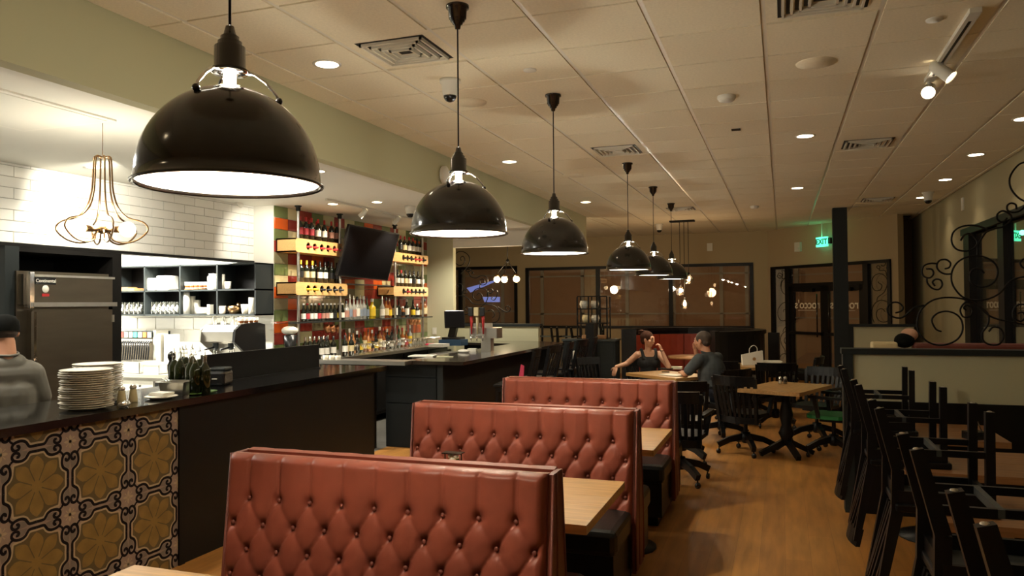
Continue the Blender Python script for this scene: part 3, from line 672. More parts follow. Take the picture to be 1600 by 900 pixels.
# bar and kitchen lights
for y,z0 in ((8.7,1.9),(9.9,1.7),(11.0,1.9)): light('SPOT','bar_spot',(-5.0,y,KCEIL-.12),75,(1,.84,.60),.04,1.5,(-5.9,y+.1,z0),.6)
for i,p in enumerate(KDL): light('SPOT','bar_down',(p.x,p.y,KCEIL-.03),(90,90,150,90)[i],NEUT,.06,2.4,(p.x,p.y,0),.7)
light('SPOT','bar_down',(-4.9,11.7,KCEIL-.03),170,NEUT,.06,2.4,(-4.9,11.9,0),.7)  # extra spot without a fixture, added to brighten the sage end wall
light('SPOT','kitchen_spot',(-5.3,5.0,KCEIL-.08),130,(1,.93,.78),.04,1.25,(-6.31,5.55,2.60),.8)
light('SPOT','kitchen_spot',(-5.5,7.4,KCEIL-.08),60,(1,.93,.78),.04,1.5,(-6.2,8.09,2.3),.8)
light('AREA','kitchen_ceiling_light',(-7.4,6.6,KCEIL-.02),600,(1,.97,.88),1.1,sy=.6)
light('AREA','kitchen_ceiling_light',(-5.2,3.2,KCEIL-.02),60,(1,.97,.88),.5,sy=.5)
light('AREA','alcove_light',(-7.1,7.4,2.60),70,(1,.95,.84),1.6,sy=.1)
t=root('spot_fitting','small white wall-wash spot at the end of the white tile band','spot light',at(0,374,318,-6.22))
q=Vector((.2,.75,-.6)).to_track_quat('-Z','Y').to_matrix().to_4x4(); MB().lathe([(.02,.05),(.03,.04),(.032,-.05)],n=14,T=q,caps=True).build('spot_head','plastic_white',t); MB().tube([(0,0,0),(0,-.02,.2)],.01).build('stem','plastic_white',t)
# ================================================================== PICK-UP COUNTER (patterned tile front)
t=root('pickup_counter','long black-topped counter with patterned cement tile and black panel front','counter',(-4.05,4.6,0))
def wbox(m_,x0,x1,y0,y1,z0,z1,o=t): 
    l=o.location; return m_.box(x0-l.x,x1-l.x,y0-l.y,y1-l.y,z0-l.z,z1-l.z)
wbox(MB(),-4.42,-3.765,-.6,6.62,0,1.045).build('carcass','black_paint',t)
ctop=wbox(MB(),-4.50,-3.70,-.6,6.79,1.045,1.09).build('worktop','counter_stone',t)
pn=wbox(MB(),-3.765,-3.752,4.10,6.62,0,1.045).build('front_panel','black_paint',t)
wbox(MB(),-3.765,-3.742,4.05,4.10,0,1.045).build('tile_trim','black_paint',t)
def ribbon(m_,pts,w_,x,T=.2025,closed=False):
    P=[Vector((p[0],p[1],0)) for p in pts]; L=[];R_=[]
    for i,p in enumerate(P):
        d=(P[min(i+1,len(P)-1)]-P[max(i-1,0)]).normalized(); n_=Vector((-d.y,d.x,0))*w_/2; L.append(p+n_); R_.append(p-n_)
    cv=lambda q:(x,(min(max(q.x,0),1)-.5)*T,(min(max(q.y,0),1)-.5)*T)
    for i in range(len(P)-1): m_.add([cv(L[i]),cv(L[i+1]),cv(R_[i+1]),cv(R_[i])],[(0,1,2,3)])
def arc(cx,cy,r,a0,a1,n=9,r1=None):
    r1=r if r1 is None else r1
    return [(cx+(r+(r1-r)*i/n)*math.cos(math.radians(a0+(a1-a0)*i/n)),cy+(r+(r1-r)*i/n)*math.sin(math.radians(a0+(a1-a0)*i/n))) for i in range(n+1)]
T_=.2025; m_=MB(); h=T_/2-.0004
m_.mi(0).box(0,.010,-h,h,-h,h)
def fl(pts,x): m_.add([(x,(a-.5)*T_,(b-.5)*T_) for a,b in pts],[tuple(range(len(pts)))])
side=[(.86,0),(.86,.19),(.76,.27),(.695,.38),(.68,.52),(.67,.60),(.655,.655)]
outl=side+[(b,a) for a,b in side[::-1][1:]]
m_.mi(3)
for i in range(len(outl)-1): fl([(0,0),outl[i],outl[i+1]],.0103)
m_.mi(5)
bul=arc(1,.47,.20,100,260,12)
for i in range(len(bul)-1):
    fl([(1,.47),bul[i],bul[i+1]],.0103); fl([(.47,1),(bul[i+1][1],bul[i+1][0]),(bul[i][1],bul[i][0])],.0103)
m_.mi(2); ribbon(m_,smooth([(a,b,0) for a,b in outl],2),.055,.0107)
# petals: half petals along the axes, a full one on the diagonal
m_.mi(4)
def petal(ang_,L,w_,x):
    pr=[(.10,.25),(.25,.42),(.42,.72),(.60,1),(.76,.95),(.88,.62),(.95,.30),(1,0)]
    pts=[(r*L,s*w_) for r,s in pr]; poly_=[(0,0)]+pts+[(a,-b) for a,b in pts[::-1][1:]]
    c,s=math.cos(ang_),math.sin(ang_); q=[(a*c-b*s,a*s+b*c) for a,b in poly_]
    # clip into the quarter
    q2=[(max(a,0),max(b,0)) for a,b in q]
    for i in range(1,len(q2)-1): fl([q2[0],q2[i],q2[i+1]],x)
petal(0,.80,.20,.0105); petal(PI/2,.80,.20,.0105); petal(PI/4,.83,.19,.0106)
m_.mi(3); ribbon(m_,[(.14,.06),(.52,.235)],.03,.0109); ribbon(m_,[(.06,.14),(.235,.52)],.03,.0109)
m_.mi(1)
for sw in (0,1):
    st=[(.945,0),(.945,.20)]+arc(1,.46,.205,245,125,9)[0:]+arc(.915,.645,.07,110,-60,6)
    cu_=arc(.925,.60,.075,100,-150,9,.045)+[(.90,.60)]
    st=[(.925,0),(.925,.20),(.87,.26),(.79,.32),(.745,.42),(.745,.54),(.785,.65),(.86,.70),(.94,.675),(.975,.60),(.95,.53),(.90,.50),(.86,.53),(.865,.58)]
    st2=[(.785,.64),(.76,.70),(.735,.735)]
    if sw: st=[(b,a) for a,b in st]; st2=[(b,a) for a,b in st2]
    ribbon(m_,[(p.x,p.y) for p in smooth([(a,b,0) for a,b in st],3)],.078,.0112)
    ribbon(m_,st2,.06,.0112)
m_.mi(2)
fl([(1,.80),(1,1),(.96,1),(.965,.86)],.0105); fl([(.80,1),(1,1),(1,.96),(.86,.965)],.0105); fl([(.86,.88),(.88,.86),(1,1),(1,1)],.0105)
ptm=m_.mesh('patterned_tile',['pat_base','pat_black','pat_cream','pat_olive','pat_gold','pat_grey'])
cutm={}
for i in range(-3,3):
    for j in range(-2,2):
        cyy=3.44+.405*i; czz=.748+.405*j
        for k,(sy,sz) in enumerate(((1,1),(-1,1),(-1,-1),(1,-1))):
            y=cyy+sy*T_/2; z_=czz+sz*T_/2
            if y>4.05 or z_>1.10 or z_<-.0 or y<1.9: continue
            me=ptm; rt=(PI/2*k,0,0)
            if z_+T_/2>1.045 or z_-T_/2<0:
                kk=(k,round(z_,3))
                if kk not in cutm:
                    bm=bmesh.new(); bm.from_mesh(ptm); bm.transform(Matrix.Rotation(PI/2*k,4,'X')@Matrix.Identity(4))
                    lim=(1.045-z_,1) if z_>.5 else (-z_,-1)
                    bmesh.ops.bisect_plane(bm,geom=bm.verts[:]+bm.edges[:]+bm.faces[:],plane_co=(0,0,lim[0]),plane_no=(0,0,lim[1]),clear_outer=True)
                    me2=D.meshes.new('patterned_tile'); bm.to_mesh(me2); bm.free()
                    for q in ptm.materials: me2.materials.append(q)
                    cutm[kk]=me2
                me=cutm[kk]; rt=None
            inst('patterned_tile',me,t,(-3.763-t.location.x,y-t.location.y,z_),rt)
# rows cut at worktop and floor level
for i in range(-3,3):
    pass
# ---- things on the counter
def plate_mesh(r=.135):
    return MB().lathe([(.001,.002),(r*.55,.002),(r*.62,.0),(r*.66,.004),(r*.98,.016),(r,.018),(r*.97,.020),(r*.66,.009),(r*.5,.007),(.001,.007)],n=32).mesh('plate',['porcelain'])
pm=plate_mesh(.146)
rnd=random.Random(5)
for s_,(x,y,n_) in enumerate(((-3.93,3.50,18),(-4.11,3.745,19))):
    for k in range(n_):
        o=inst('dinner_plate',pm,None,(x+rnd.uniform(-.006,.006),y+rnd.uniform(-.006,.006),1.09+k*.0128),(0,0,rnd.random()*6))
        tag(o,('topmost' if k==n_-1 else ORD[k]+' from the bottom')+' cream dinner plate in the '+('near' if s_==0 else 'rear')+' counter stack','plate','stacked dinner plates on the counter')
def shaker(loc,label,gl='paper'):
    t=root('shaker',label,'shaker',loc)
    MB().lathe([(.001,.0),(.026,.0),(.028,.01),(.022,.06),(.018,.085),(.001,.085)],n=16).build('body',gl,t); MB().lathe([(.020,.085),(.022,.088),(.021,.10),(.012,.11),(.001,.112)],n=16).build('cap','chrome',t)
p=at(2,183,636,1.09); 
def on_counter(u,v,z=1.09): return at(2,u,v,z)
shaker(on_counter(190,631),'tapered cream dredger shaker with steel cap right of the plate stack','label_cream')
shaker(on_counter(208,628),'second dredger shaker, standing just behind the first one','label_cream')
q=on_counter(194,636); t2=root('scrub_ball','crumpled steel wire ball beside the plate stack','utensil',q)
MB().ell((0,0,.018),(.035,.035,.018)).build('wire_ball','chrome',t2)
for k in range(6): MB().tube([(.036*math.cos(a),.036*math.sin(a)*math.cos(k),.018+.02*math.sin(a)*math.sin(k+.4)) for a in [j*PI/6 for j in range(12)]],.002,4,closed=True).build('wire_loop','steel',t2)
q=on_counter(252,623); t2=root('side_plate','cream side plate holding folded white napkins','plate',q)
MB().lathe([(.001,.0),(.06,.0),(.10,.014),(.104,.018),(.10,.02),(.06,.007),(.001,.007)],n=28).build('dish','porcelain',t2); 
n2=MB().box(-.06,.06,-.05,.05,.022,.034).box(-.055,.062,-.045,.052,.034,.042).build('napkins','paper',None,(q.x,q.y,q.z)); tag(n2,'folded white napkins lying on the cream side plate','napkin')
q=on_counter(275,617); q.z=1.09
t2=root('steel_pan','deep stainless food pan holding spare utensils on the counter','pan',q,.25)
pr=[(-.08,-.055,0),(.08,-.055,0),(.08,.055,0),(-.08,.055,0)]
mb=MB(); a=[(-.075,-.055,0),(.075,-.055,0),(.075,.055,0),(-.075,.055,0)]; b_=[(-.09,-.07,.095),(.09,-.07,.095),(.09,.07,.095),(-.09,.07,.095)]; c_=[(-.105,-.085,.095),(.105,-.085,.095),(.105,.085,.095),(-.105,.085,.095)]; d_=[(x*1,y,.09) for x,y,_ in c_]
mb.add(a+b_+c_+d_,[(0,1,2,3)]+[(i,(i+1)%4,4+(i+1)%4,4+i) for i in range(4)]+[(4+i,4+(i+1)%4,8+(i+1)%4,8+i) for i in range(4)]+[(8+i,8+(i+1)%4,12+(i+1)%4,12+i) for i in range(4)]); mb.build('pan_body','steel',t2)
MB().tube([(-.04,0,.08),(-.12,.03,.11)],.005).tube([(-.04,.02,.08),(-.11,.06,.115)],.005).build('utensil_handles','chrome',t2)
# olive-oil bottles
def bottle_mesh(kind='wine',mats=('bottle_dark','foil_red','label_white'),H=.30,R=.037):
    m_=MB()
    if kind=='wine': pr=[(.001,0),(R,.0),(R,H*.62),(R*.85,H*.68),(R*.42,H*.76),(R*.38,H*.80)]; top=[(R*.40,H*.80),(R*.40,H*.985),(.001,H)]; lab=(.22,.50)
    elif kind=='beer': pr=[(.001,0),(R,0),(R,H*.52),(R*.8,H*.62),(R*.42,H*.76),(R*.40,H*.9)]; top=[(R*.44,H*.9),(R*.5,H*.92),(R*.5,H*.99),(.001,H)]; lab=(.14,.44)
    elif kind=='square': pr=[(.001,0),(R,0),(R,H*.58),(R*.5,H*.66),(R*.38,H*.72),(R*.36,H*.84)]; top=[(R*.42,H*.84),(R*.42,H*.99),(.001,H)]; lab=(.14,.48)
    else: pr=[(.001,0),(R*1.05,0),(R,H*.5),(R*.5,H*.64),(R*.34,H*.7),(R*.34,H*.86)]; top=[(R*.36,H*.86),(R*.2,H*.9),(R*.12,H*1.0),(.001,H)]; lab=(.12,.42)
    n_=12
    m_.mi(0).lathe(pr,n=n_); m_.mi(1).lathe(top,n=n_); rr=R*1.02 if kind!='tall' else R*1.06
    m_.mi(2).lathe([(rr,H*lab[0]),(rr,H*lab[1])],n=n_); 
    return m_.mesh('bottle',list(mats))
# bottle with parts on proper hierarchy is used for the ones seen large; small ones are single meshes
oil=bottle_mesh('tall',('bottle_olive','chrome','bottle_olive'),.30,.034)
pts=[(272,603),(281,607),(290,601),(298,609),(305,613),(312,606),(320,612),(285,597),(300,599)]
for k,(u,v) in enumerate(pts):
    q=on_counter(u,v+4); t2=root('oil_bottle',ORD[k]+' dark green oil bottle with pourer in the cluster by the card printer','bottle',q,0,'oil bottles on the counter')
    H=.285+.01*(k%3); R=.038
    MB().lathe([(.001,0),(R,0),(R,H*.56),(R*.9,H*.62),(R*.42,H*.74)],n=16).build('body','bottle_olive',t2)
    MB().lathe([(R*.42,H*.74),(R*.36,H*.80),(R*.36,H*.9),(R*.45,H*.91),(R*.45,H*.93)],n=16).build('neck','drink_glass',t2)
    MB().lathe([(.012,H*.92),(.012,H*.95),(.005,H*.96),(.003,H*1.06),(.001,H*1.06)],n=10).build('pourer','chrome',t2)
q=on_counter(268,606); tag(MB().lathe([(.001,0),(.033,0),(.033,.03),(.022,.08),(.03,.14),(.03,.17),(.018,.2),(.03,.225),(.028,.25),(.012,.27),(.001,.275)],n=18).build('pepper_mill','black_gloss',loc=q),'turned black pepper mill left of the oil bottles','pepper mill')
q=on_counter(300,606); tag(MB().ell((0,0,.010),(.05,.13,.012)).build('herb_trimmings','lettuce',loc=(on_counter(318,615).x,on_counter(318,615).y,1.09)),'scattered green herb trimmings in front of the oil bottles','herbs')
q=on_counter(343,601); t2=root('receipt_printer','small black receipt printer beside the black screen','printer',q,.3)
MB().rbox(-.075,.075,-.09,.09,0,.11,.02).build('body','plastic_black',t2); MB().rbox(-.07,.07,-.06,.08,.111,.135,.01).build('lid','charcoal',t2); MB().box(-.02,.02,-.095,-.091,.05,.055).build('logo_strip','paper',t2)
# black privacy screen
t2=root('privacy_screen','black upright screen panel standing on the counter, right half','screen',(-4.22,5.65,1.09))
sa=at(0,315,553,-4.22); sb=at(0,497,538,-4.22)
MB().box(-.012,.012,sa.y-5.65,sb.y-5.65,0,sb.z-1.09).build('panel','black_paint',t2); MB().box(-.02,.03,sa.y-5.65,sb.y-5.65,0,.012).build('foot_strip','black_paint',t2)
# ================================================================== KITCHEN
# fridge and its surround
fs=root('fridge_surround','black painted surround framing the stainless refrigerator','cabinet',(-6.55,5.2,0))
def lb(m_,o,x0,x1,y0,y1,z0,z1): l=o.location; return m_.box(x0-l.x,x1-l.x,y0-l.y,y1-l.y,z0-l.z,z1-l.z)
yl=at(0,8,376,-6.29).y; yr=at(0,190,390,-6.29).y; yi=at(0,30,380,-6.29).y; yj=at(0,176,400,-6.29).y
lb(MB(),fs,-7.1,-6.29,yl,yi,0,2.234).build('left_upright','charcoal',fs); lb(MB(),fs,-7.1,-6.29,yj,yr,0,2.234).build('right_upright','black_paint',fs)
lb(MB(),fs,-7.12,-7.08,yl,yr,0,2.234).build('back_panel','black_paint',fs); lb(MB(),fs,-7.1,-6.29,yi,yj,2.19,2.234).build('top_panel','black_paint',fs)
fr_=root('refrigerator','tall stainless upright refrigerator with one solid door','refrigerator',(-6.6,(yi+yj)/2,0))
f0,f1=at(0,32,421,-6.22).y,at(0,176,432,-6.22).y; zt=2.02
def fb(x0,x1,y0,y1,z0,z1,m_=None): return lb(m_ or MB(),fr_,x0,x1,y0,y1,z0,z1)
fb(-7.0,-6.27,f0,f1,.12,zt).build('body','steel_dull',fr_)
zA=at(0,100,487,-6.2).z; zA=at(0,60,478,-6.2).z
gz=at(0,60,476,-6.2).z; zlo=gz
fb(-6.27,-6.21,f0+.02,f1-.01,gz,zt-.03).build('header_panel','steel_dull',fr_)
fb(-6.275,-6.19,f0+.08,f1,zt-.05,zt-.03).build('header_lip','steel',fr_)
fb(-6.27,-6.16,f0+.08,f1,gz-.02,gz+.02).build('lower_lip','steel',fr_)
fb(-6.21,-6.18,f0+.06,f0+.10,gz-.03,zt-.01).build('edge_strip','chrome',fr_)
fb(-6.27,-6.20,f0+.10,f1-.02,.18,gz-.05).build('door_panel','steel_dull',fr_)
fb(-6.20,-6.17,f0+.09,f0+.115,.9,gz-.06).build('door_handle','chrome',fr_)
fb(-6.21,-6.19,f1-.03,f1-.005,1.55,1.62).build('hinge','steel',fr_)
pz=at(0,71,439,-6.205); MB().box(0,.006,-.10,.10,-.032,.032).build('badge','plastic_black',fr_,(pz.x-fr_.location.x,pz.y-fr_.location.y,pz.z))
to=lettering('Continental',.042,'paper',fr_); to.location=(pz.x-fr_.location.x+.008,pz.y-fr_.location.y,pz.z); to.rotation_euler=(PI/2,0,PI/2)
pz=at(0,71,451.5,-6.205); dg=MB().lathe([(.001,.006),(.026,.006),(.034,.0)],n=20).build('thermometer_dial','paper',fr_,(pz.x-fr_.location.x+.002,pz.y-fr_.location.y,pz.z)); dg.rotation_euler=(0,PI/2,0)
pz=at(0,71,461,-6.205); MB().box(0,.004,-.035,.035,-.012,.012).build('red_label','foil_red',fr_,(pz.x-fr_.location.x,pz.y-fr_.location.y,pz.z))
# cubby shelf on the alcove wall
SX0,SX1,SY0,SY1,SZ0,SZ1=-8.32,-6.0,7.74,8.085,1.578,2.222
cb=root('cubby_shelf','black wall shelf of open cubbies full of glasses and crockery','shelf',(-7.1,7.9,SZ0)); L=cb.location
def cbx(n_,*a,m='charcoal'): lb(MB(),cb,*a).build(n_,m,cb)
cbx('back_panel',SX0,SX1,SY1-.012,SY1,SZ0,SZ1,m='black_paint'); cbx('top_board',SX0,SX1,SY0,SY1,SZ1-.018,SZ1); cbx('bottom_board',SX0,SX1,SY0,SY1,SZ0,SZ0+.018); cbx('middle_board',SX0,SX1,SY0,SY1,1.885,1.903)
DX=[at(1,u,450,SY0).x for u in (225.5,281,339)]
cbx('end_panel',SX1-.02,SX1,SY0,SY1,SZ0,SZ1)
for x in DX+[DX[0]-.56]: cbx('divider',x-.009,x+.009,SY0,SY1,SZ0,SZ1)
SF=SZ0+.018; SM=1.903
tumb=MB().lathe([(.001,.004),(.03,.004),(.036,.155),(.038,.16),(.036,.005)],n=12).mesh('tumbler',['drink_glass'])
for row,(ua,ub,zb) in enumerate(((194,222,SF),(243,278,SF))):
    n_=5 if row==0 else 6
    for k in range(n_):
        for j in range(2):
            x=at(1,ua+(ub-ua)*k/(n_-1),480,7.83).x
            tag(inst('tumbler',tumb,None,(x,7.80+.09*j,zb)),ORD[k]+' tumbler from the left, '+('front','rear')[j]+' rank, in the '+('first' if row==0 else 'second')+' lower cubby from the left','glass','tumblers in the '+('first' if row==0 else 'second')+' lower cubby')
def put(u,z,mb,nm,mt,lb_,cat,y=7.88,sc=1): 
    x=at(1,u,450,y).x; return tag(mb.build(nm,mt,loc=(x,y,z)),lb_,cat)
cup=[(.001,0),(.032,0),(.042,.09),(.044,.1),(.04,.01)]
put(207,SM,MB().box(-.12,.12,-.09,.09,0,.035).box(-.11,-.0,-.08,.08,.035,.05),'wooden_tray','oak_dark','brown wooden tray in the upper left cubby','tray')
put(243,SM,MB().rbox(-.09,.09,-.1,.1,0,.16,.02),'folded_linen','paper','left white plastic tub in the second upper cubby','tub')
put(262,SM,MB().rbox(-.10,.10,-.1,.1,0,.19,.02),'plastic_tub','white_paint','right and taller white plastic tub in the second upper cubby','tub',7.9)
mug=MB().mi(0).lathe([(.001,0),(.028,0),(.034,.045)],n=12).mi(1).lathe([(.034,.045),(.036,.085),(.031,.085),(.03,.01)],n=12).mesh('mug',['amber','paper'])
put(309,SM,MB().lathe([(.001,0),(.15,0),(.16,.012),(.001,.012)],n=24),'round_tray','oak_dark','round brown tray under the coffee mugs, third upper cubby','tray')
for k in range(5):
    for j in range(2):
        x=at(1,294+k*7.2,450,7.83).x; tag(inst('mug',mug,None,(x,7.82+.07*j,SM+.012)),ORD[k]+' white and brown mug from the left, '+('front','rear')[j]+' rank, on the round tray','mug','mugs on the round tray')
put(333,SM,MB().rbox(-.05,.05,-.05,.05,0,.17,.01).box(-.035,.035,-.035,.035,.17,.2),'white_canister','white_paint','tall white canister at the right of the third upper cubby','canister',7.83)
put(346,SM,MB().cyl((0,0),.045,0,.19),'tin','paper','tall cream tin in the last upper cubby','tin',7.85); put(356,SM,MB().lathe(cup,n=14),'small_cup','porcelain','small cup beside the tall cream tin','cup')
put(291,SF,MB().lathe([(.001,0),(.05,0),(.052,.16),(.04,.28),(.001,.28)],n=16),'paper_cup_stack','white_paint','tallest stack of white paper cups, third lower cubby','cup stack',7.84)
put(300,SF,MB().lathe([(.001,0),(.036,0),(.042,.23),(.001,.23)],n=16),'paper_cup_stack','paper','middle stack of paper cups, third lower cubby','cup stack',7.95); put(308,SF,MB().lathe([(.001,0),(.036,0),(.046,.18),(.001,.18)],n=16),'paper_cup_stack','paper','short stack of paper cups, third lower cubby','cup stack',7.97)
for k in range(6): put(318,SF+.014*k,MB().lathe([(.001,0),(.05,0),(.085,.012),(.087,.016),(.001,.008)],n=20),'saucer','porcelain',ORD[k]+' saucer from the bottom of the pile in the third lower cubby','saucer',7.84)
put(329,SF,MB().box(-.02,.02,-.04,.04,0,.12),'white_carton','white_paint','slim white carton in the third lower cubby','carton',7.80); put(335.5,SF,MB().rbox(-.03,.03,-.05,.05,0,.12,.008),'black_tin','plastic_black','black tin in the third lower cubby','tin')
put(347,SF,MB().lathe(cup,n=14),'cup','porcelain','small white cup at the left of the last lower cubby','cup',7.8); put(354,SF,MB().cyl((0,0),.035,0,.13),'jar','drink_glass','glass jar in the last lower cubby','jar')
put(367,SF,MB().lathe([(.001,0),(.06,0),(.085,.06),(.08,.10),(.001,.11)],n=18),'sugar_pot','brass','brass-coloured bowl in the last lower cubby','bowl',7.83); put(374,SF,MB().lathe([(.001,0),(.04,0),(.05,.10),(.03,.15),(.001,.16)],n=18),'teapot','brass','dark gold pot behind the brass bowl','pot',7.97)
put(383,SF,MB().lathe([(.001,0),(.036,0),(.05,.12),(.046,.12),(.03,.01)],n=16),'bowl_stack','porcelain','white tapered beaker in the last lower cubby','beaker',7.8); put(394,SF,MB().cyl((0,0),.042,0,.2),'white_tube','paper','tall white tube at the right end of the last lower cubby','tube',7.8)
# kitchen counter
kc=root('kitchen_counter','white fronted stainless-topped kitchen counter below the cubby shelf','counter',(-7.1,7.6,0))
lb(MB(),kc,-9.1,-5.94,7.1,8.07,.86,.90).build('worktop','steel',kc); lb(MB(),kc,-9.1,-6.02,7.16,8.07,.1,.86).build('carcass','white_paint',kc)
lb(MB(),kc,-6.95,-6.5,7.13,7.16,.16,.80).build('bay_shade','black_paint',kc); dr=lb(MB(),kc,-7.45,-6.98,7.13,7.16,.14,.82).build('door_leaf','white_paint',kc)  # black sheet on the front paints in the shaded inside of a bay
kx=at(1,219,603,7.12); MB().ell((kx.x-kc.location.x,7.115-kc.location.y,kx.z),(.015,.012,.015),8,6).build('knob','plastic_black',dr)
# soda gun rack
sg=root('soda_dispenser','soda fountain with coloured flavour tabs and black hanging hoses','dispenser',(-7.72,7.62,.90))
gx0,gx1=at(1,190,530,7.62).x,at(1,240,530,7.62).x
lb(MB(),sg,gx0-.2,gx1,7.58,7.9,1.31,1.38).build('tab_bar','charcoal',sg); lb(MB(),sg,gx0-.2,gx1,7.60,7.8,1.26,1.29).build('steel_shelf','steel',sg); lb(MB(),sg,gx0-.2,gx1-.1,7.8,7.9,.90,1.3).build('back_tank','steel_dull',sg)
lb(MB(),sg,gx1+.01,gx1+.06,7.6,7.8,.90,1.4).build('side_post','steel',sg); lb(MB(),sg,gx1+.09,gx1+.15,7.7,7.9,.9,1.34).build('cup_column','white_paint',sg)
for k,mm in enumerate(['red_box','paper','paper','teal','paper','orange','paper']):
    x=gx0+.02+(gx1-gx0-.03)*k/6.5; lb(MB(),sg,x,x+.05,7.57,7.58,1.31,1.375).build('flavour_tab',mm,sg)
for k in range(13):
    x=gx0+.06+(gx1-gx0-.06)*k/12.5
    MB().tube(smooth([(x-sg.location.x,7.60-7.62,.36),(x-.02-sg.location.x,7.57-7.62,.33),(x+.0-sg.location.x,7.56-7.62,.28),(x-.03-sg.location.x,7.57-7.62,.12),(x-.05-sg.location.x,7.57-7.62,.0)],3),.011,6).build('hose','plastic_black',sg)
def ktub(u0,u1,z0,z1,y,lb_,m='steel'):
    x0,x1=at(1,u0,570,y).x,at(1,u1,570,y).x; t3=root('steel_tub',lb_,'tub',((x0+x1)/2,y,.90)); w_=(x1-x0)/2
    MB().box(-w_,w_,-.14,-.135,z0,z1).box(-w_,w_,.135,.14,z0,z1).box(-w_,-w_+.005,-.14,.14,z0,z1).box(w_-.005,w_,-.14,.14,z0,z1).box(-w_,w_,-.14,.14,z0,z0+.004).box(-w_-.01,w_+.01,-.15,-.135,z1-.01,z1).build('tub_body',m,t3)
ktub(192,232,0,.14,7.32,'wide steel tub below the soda hoses'); ktub(238,262,0,.12,7.30,'smaller white tub right of the soda hoses','plastic_white')
# espresso machine on a raised stand, at the right end
em=root('espresso_machine','two-group espresso machine with steel body and black side, glasses on top','coffee machine',(-6.02,7.55,.90))
x0,x1=at(1,320,530,7.4).x,-5.955
def eb(n_,m,pts,x_0,x_1): 
    l=em.location; MB().prism([(y-l.y,z-l.z) for y,z in pts],x_0-l.x,x_1-l.x,0).build(n_,m,em)
lb(MB(),em,x0+.05,x1-.04,7.35,7.85,.902,1.00).build('base','steel',em)
xm=x1
eb('body','steel',[(7.36,1.28),(7.32,1.40),(7.40,1.47),(7.80,1.47),(7.80,1.0),(7.62,1.0),(7.60,1.24)],x0+.02,x1-.035)
eb('side_panel','plastic_black',[(7.30,1.28),(7.32,1.42),(7.42,1.48),(7.70,1.50),(7.86,1.47),(7.88,.92),(7.62,1.05)],x1-.035,x1)
eb('side_panel','steel',[(7.30,1.28),(7.32,1.42),(7.42,1.48),(7.70,1.50),(7.86,1.47),(7.88,.92),(7.62,1.05)],x0,x0+.02)
for k in range(2):
    x=x0+.13+.22*k-em.location.x; MB().lathe([(.035,.36),(.035,.30),(.02,.28),(.001,.28)],(x,-.12,0),16).build('group_head','charcoal',em); MB().tube([(x,-.15,.31),(x,-.30,.29)],.012).build('portafilter','plastic_black',em)
    MB().tube([(x-.02,-.12,.27),(x-.02,-.12,.22)],.006).tube([(x+.02,-.12,.27),(x+.02,-.12,.22)],.006).build('spout','chrome',em)
MB().tube([(xm-em.location.x-.02,-.2,.40),(xm-em.location.x-.03,-.22,.30),(xm-em.location.x+.0,-.22,.14)],.006).build('steam_wand','chrome',em)
gl=MB().lathe([(.001,0),(.022,0),(.028,.06),(.03,.08),(.022,.10),(.024,.105)],n=10).mesh('cup_glass',['drink_glass'])
for k in range(6): tag(inst('cup_glass',gl,None,(x0+.06+.07*k,7.5+.05*(k%2),1.472)),ORD[k]+' upturned clear glass from the left on the espresso machine','glass','glasses on the espresso machine')
for k in range(4): 
    o=tag(inst('dark_cup',mug,None,(x1-.09,7.52+.09*k,1.474)),ORD[k]+' dark cup from the left on the black end of the espresso machine','cup','cups on the espresso machine')
# ================================================================== BAR BACK
bc=root('back_bar_counter','long steel-topped back bar counter under the bottle shelves','counter',(-5.75,10.4,0))
lb(MB(),bc,-5.98,-5.50,8.10,12.46,.955,1.0).build('worktop','steel',bc)
lb(MB(),bc,-5.95,-5.56,8.15,12.4,.1,.955).build('carcass','black_paint',bc)
for k in range(5): 
    d_=lb(MB(),bc,-5.56,-5.545,8.2+.84*k,8.2+.84*k+.8,.15,.93).build('cooler_door','plastic_black',bc); MB().tube([(-5.52+5.75,8.2+.84*k+.7-10.4,.6),(-5.52+5.75,8.2+.84*k+.7-10.4,.85)],.01).build('handle','chrome',d_)
# low stainless drink rail across, in front of the bar end
dr=root('steel_pass_shelf','narrow stainless ledge crossing behind the end of the black counter','ledge',(-4.6,8.0,0))
lb(MB(),dr,-5.25,-4.07,7.88,8.16,1.0,1.045).build('ledge_top','steel',dr); lb(MB(),dr,-5.2,-4.56,7.95,8.1,0,1.0).build('support','black_paint',dr)
for k in range(3): tag(MB().lathe([(.001,0),(.03,0),(.035,.05),(.001,.05)],n=12).build('small_bowl','porcelain',loc=(-5.16+.085*k,7.95,1.045)),ORD[k]+' small ceramic pot at the left end of the steel ledge','pot')
# steel poles
for k,u in enumerate((466,531,617,660)):
    y=at(0,u,400,-5.74).y; t3=root('steel_pole',ORD[k]+' steel shelf pole from the left on the bar wall','pole',(-5.74,y,1.0),0,'steel poles of the bottle shelving')
    MB().lathe([(.018,.0),(.018,KCEIL-1.0)],n=14).build('tube','steel',t3); MB().lathe([(.045,KCEIL-1.0),(.045,KCEIL-1.012),(.03,KCEIL-1.02),(.03,KCEIL-1.06),(.018,KCEIL-1.07)],n=16).build('flange','charcoal',t3)
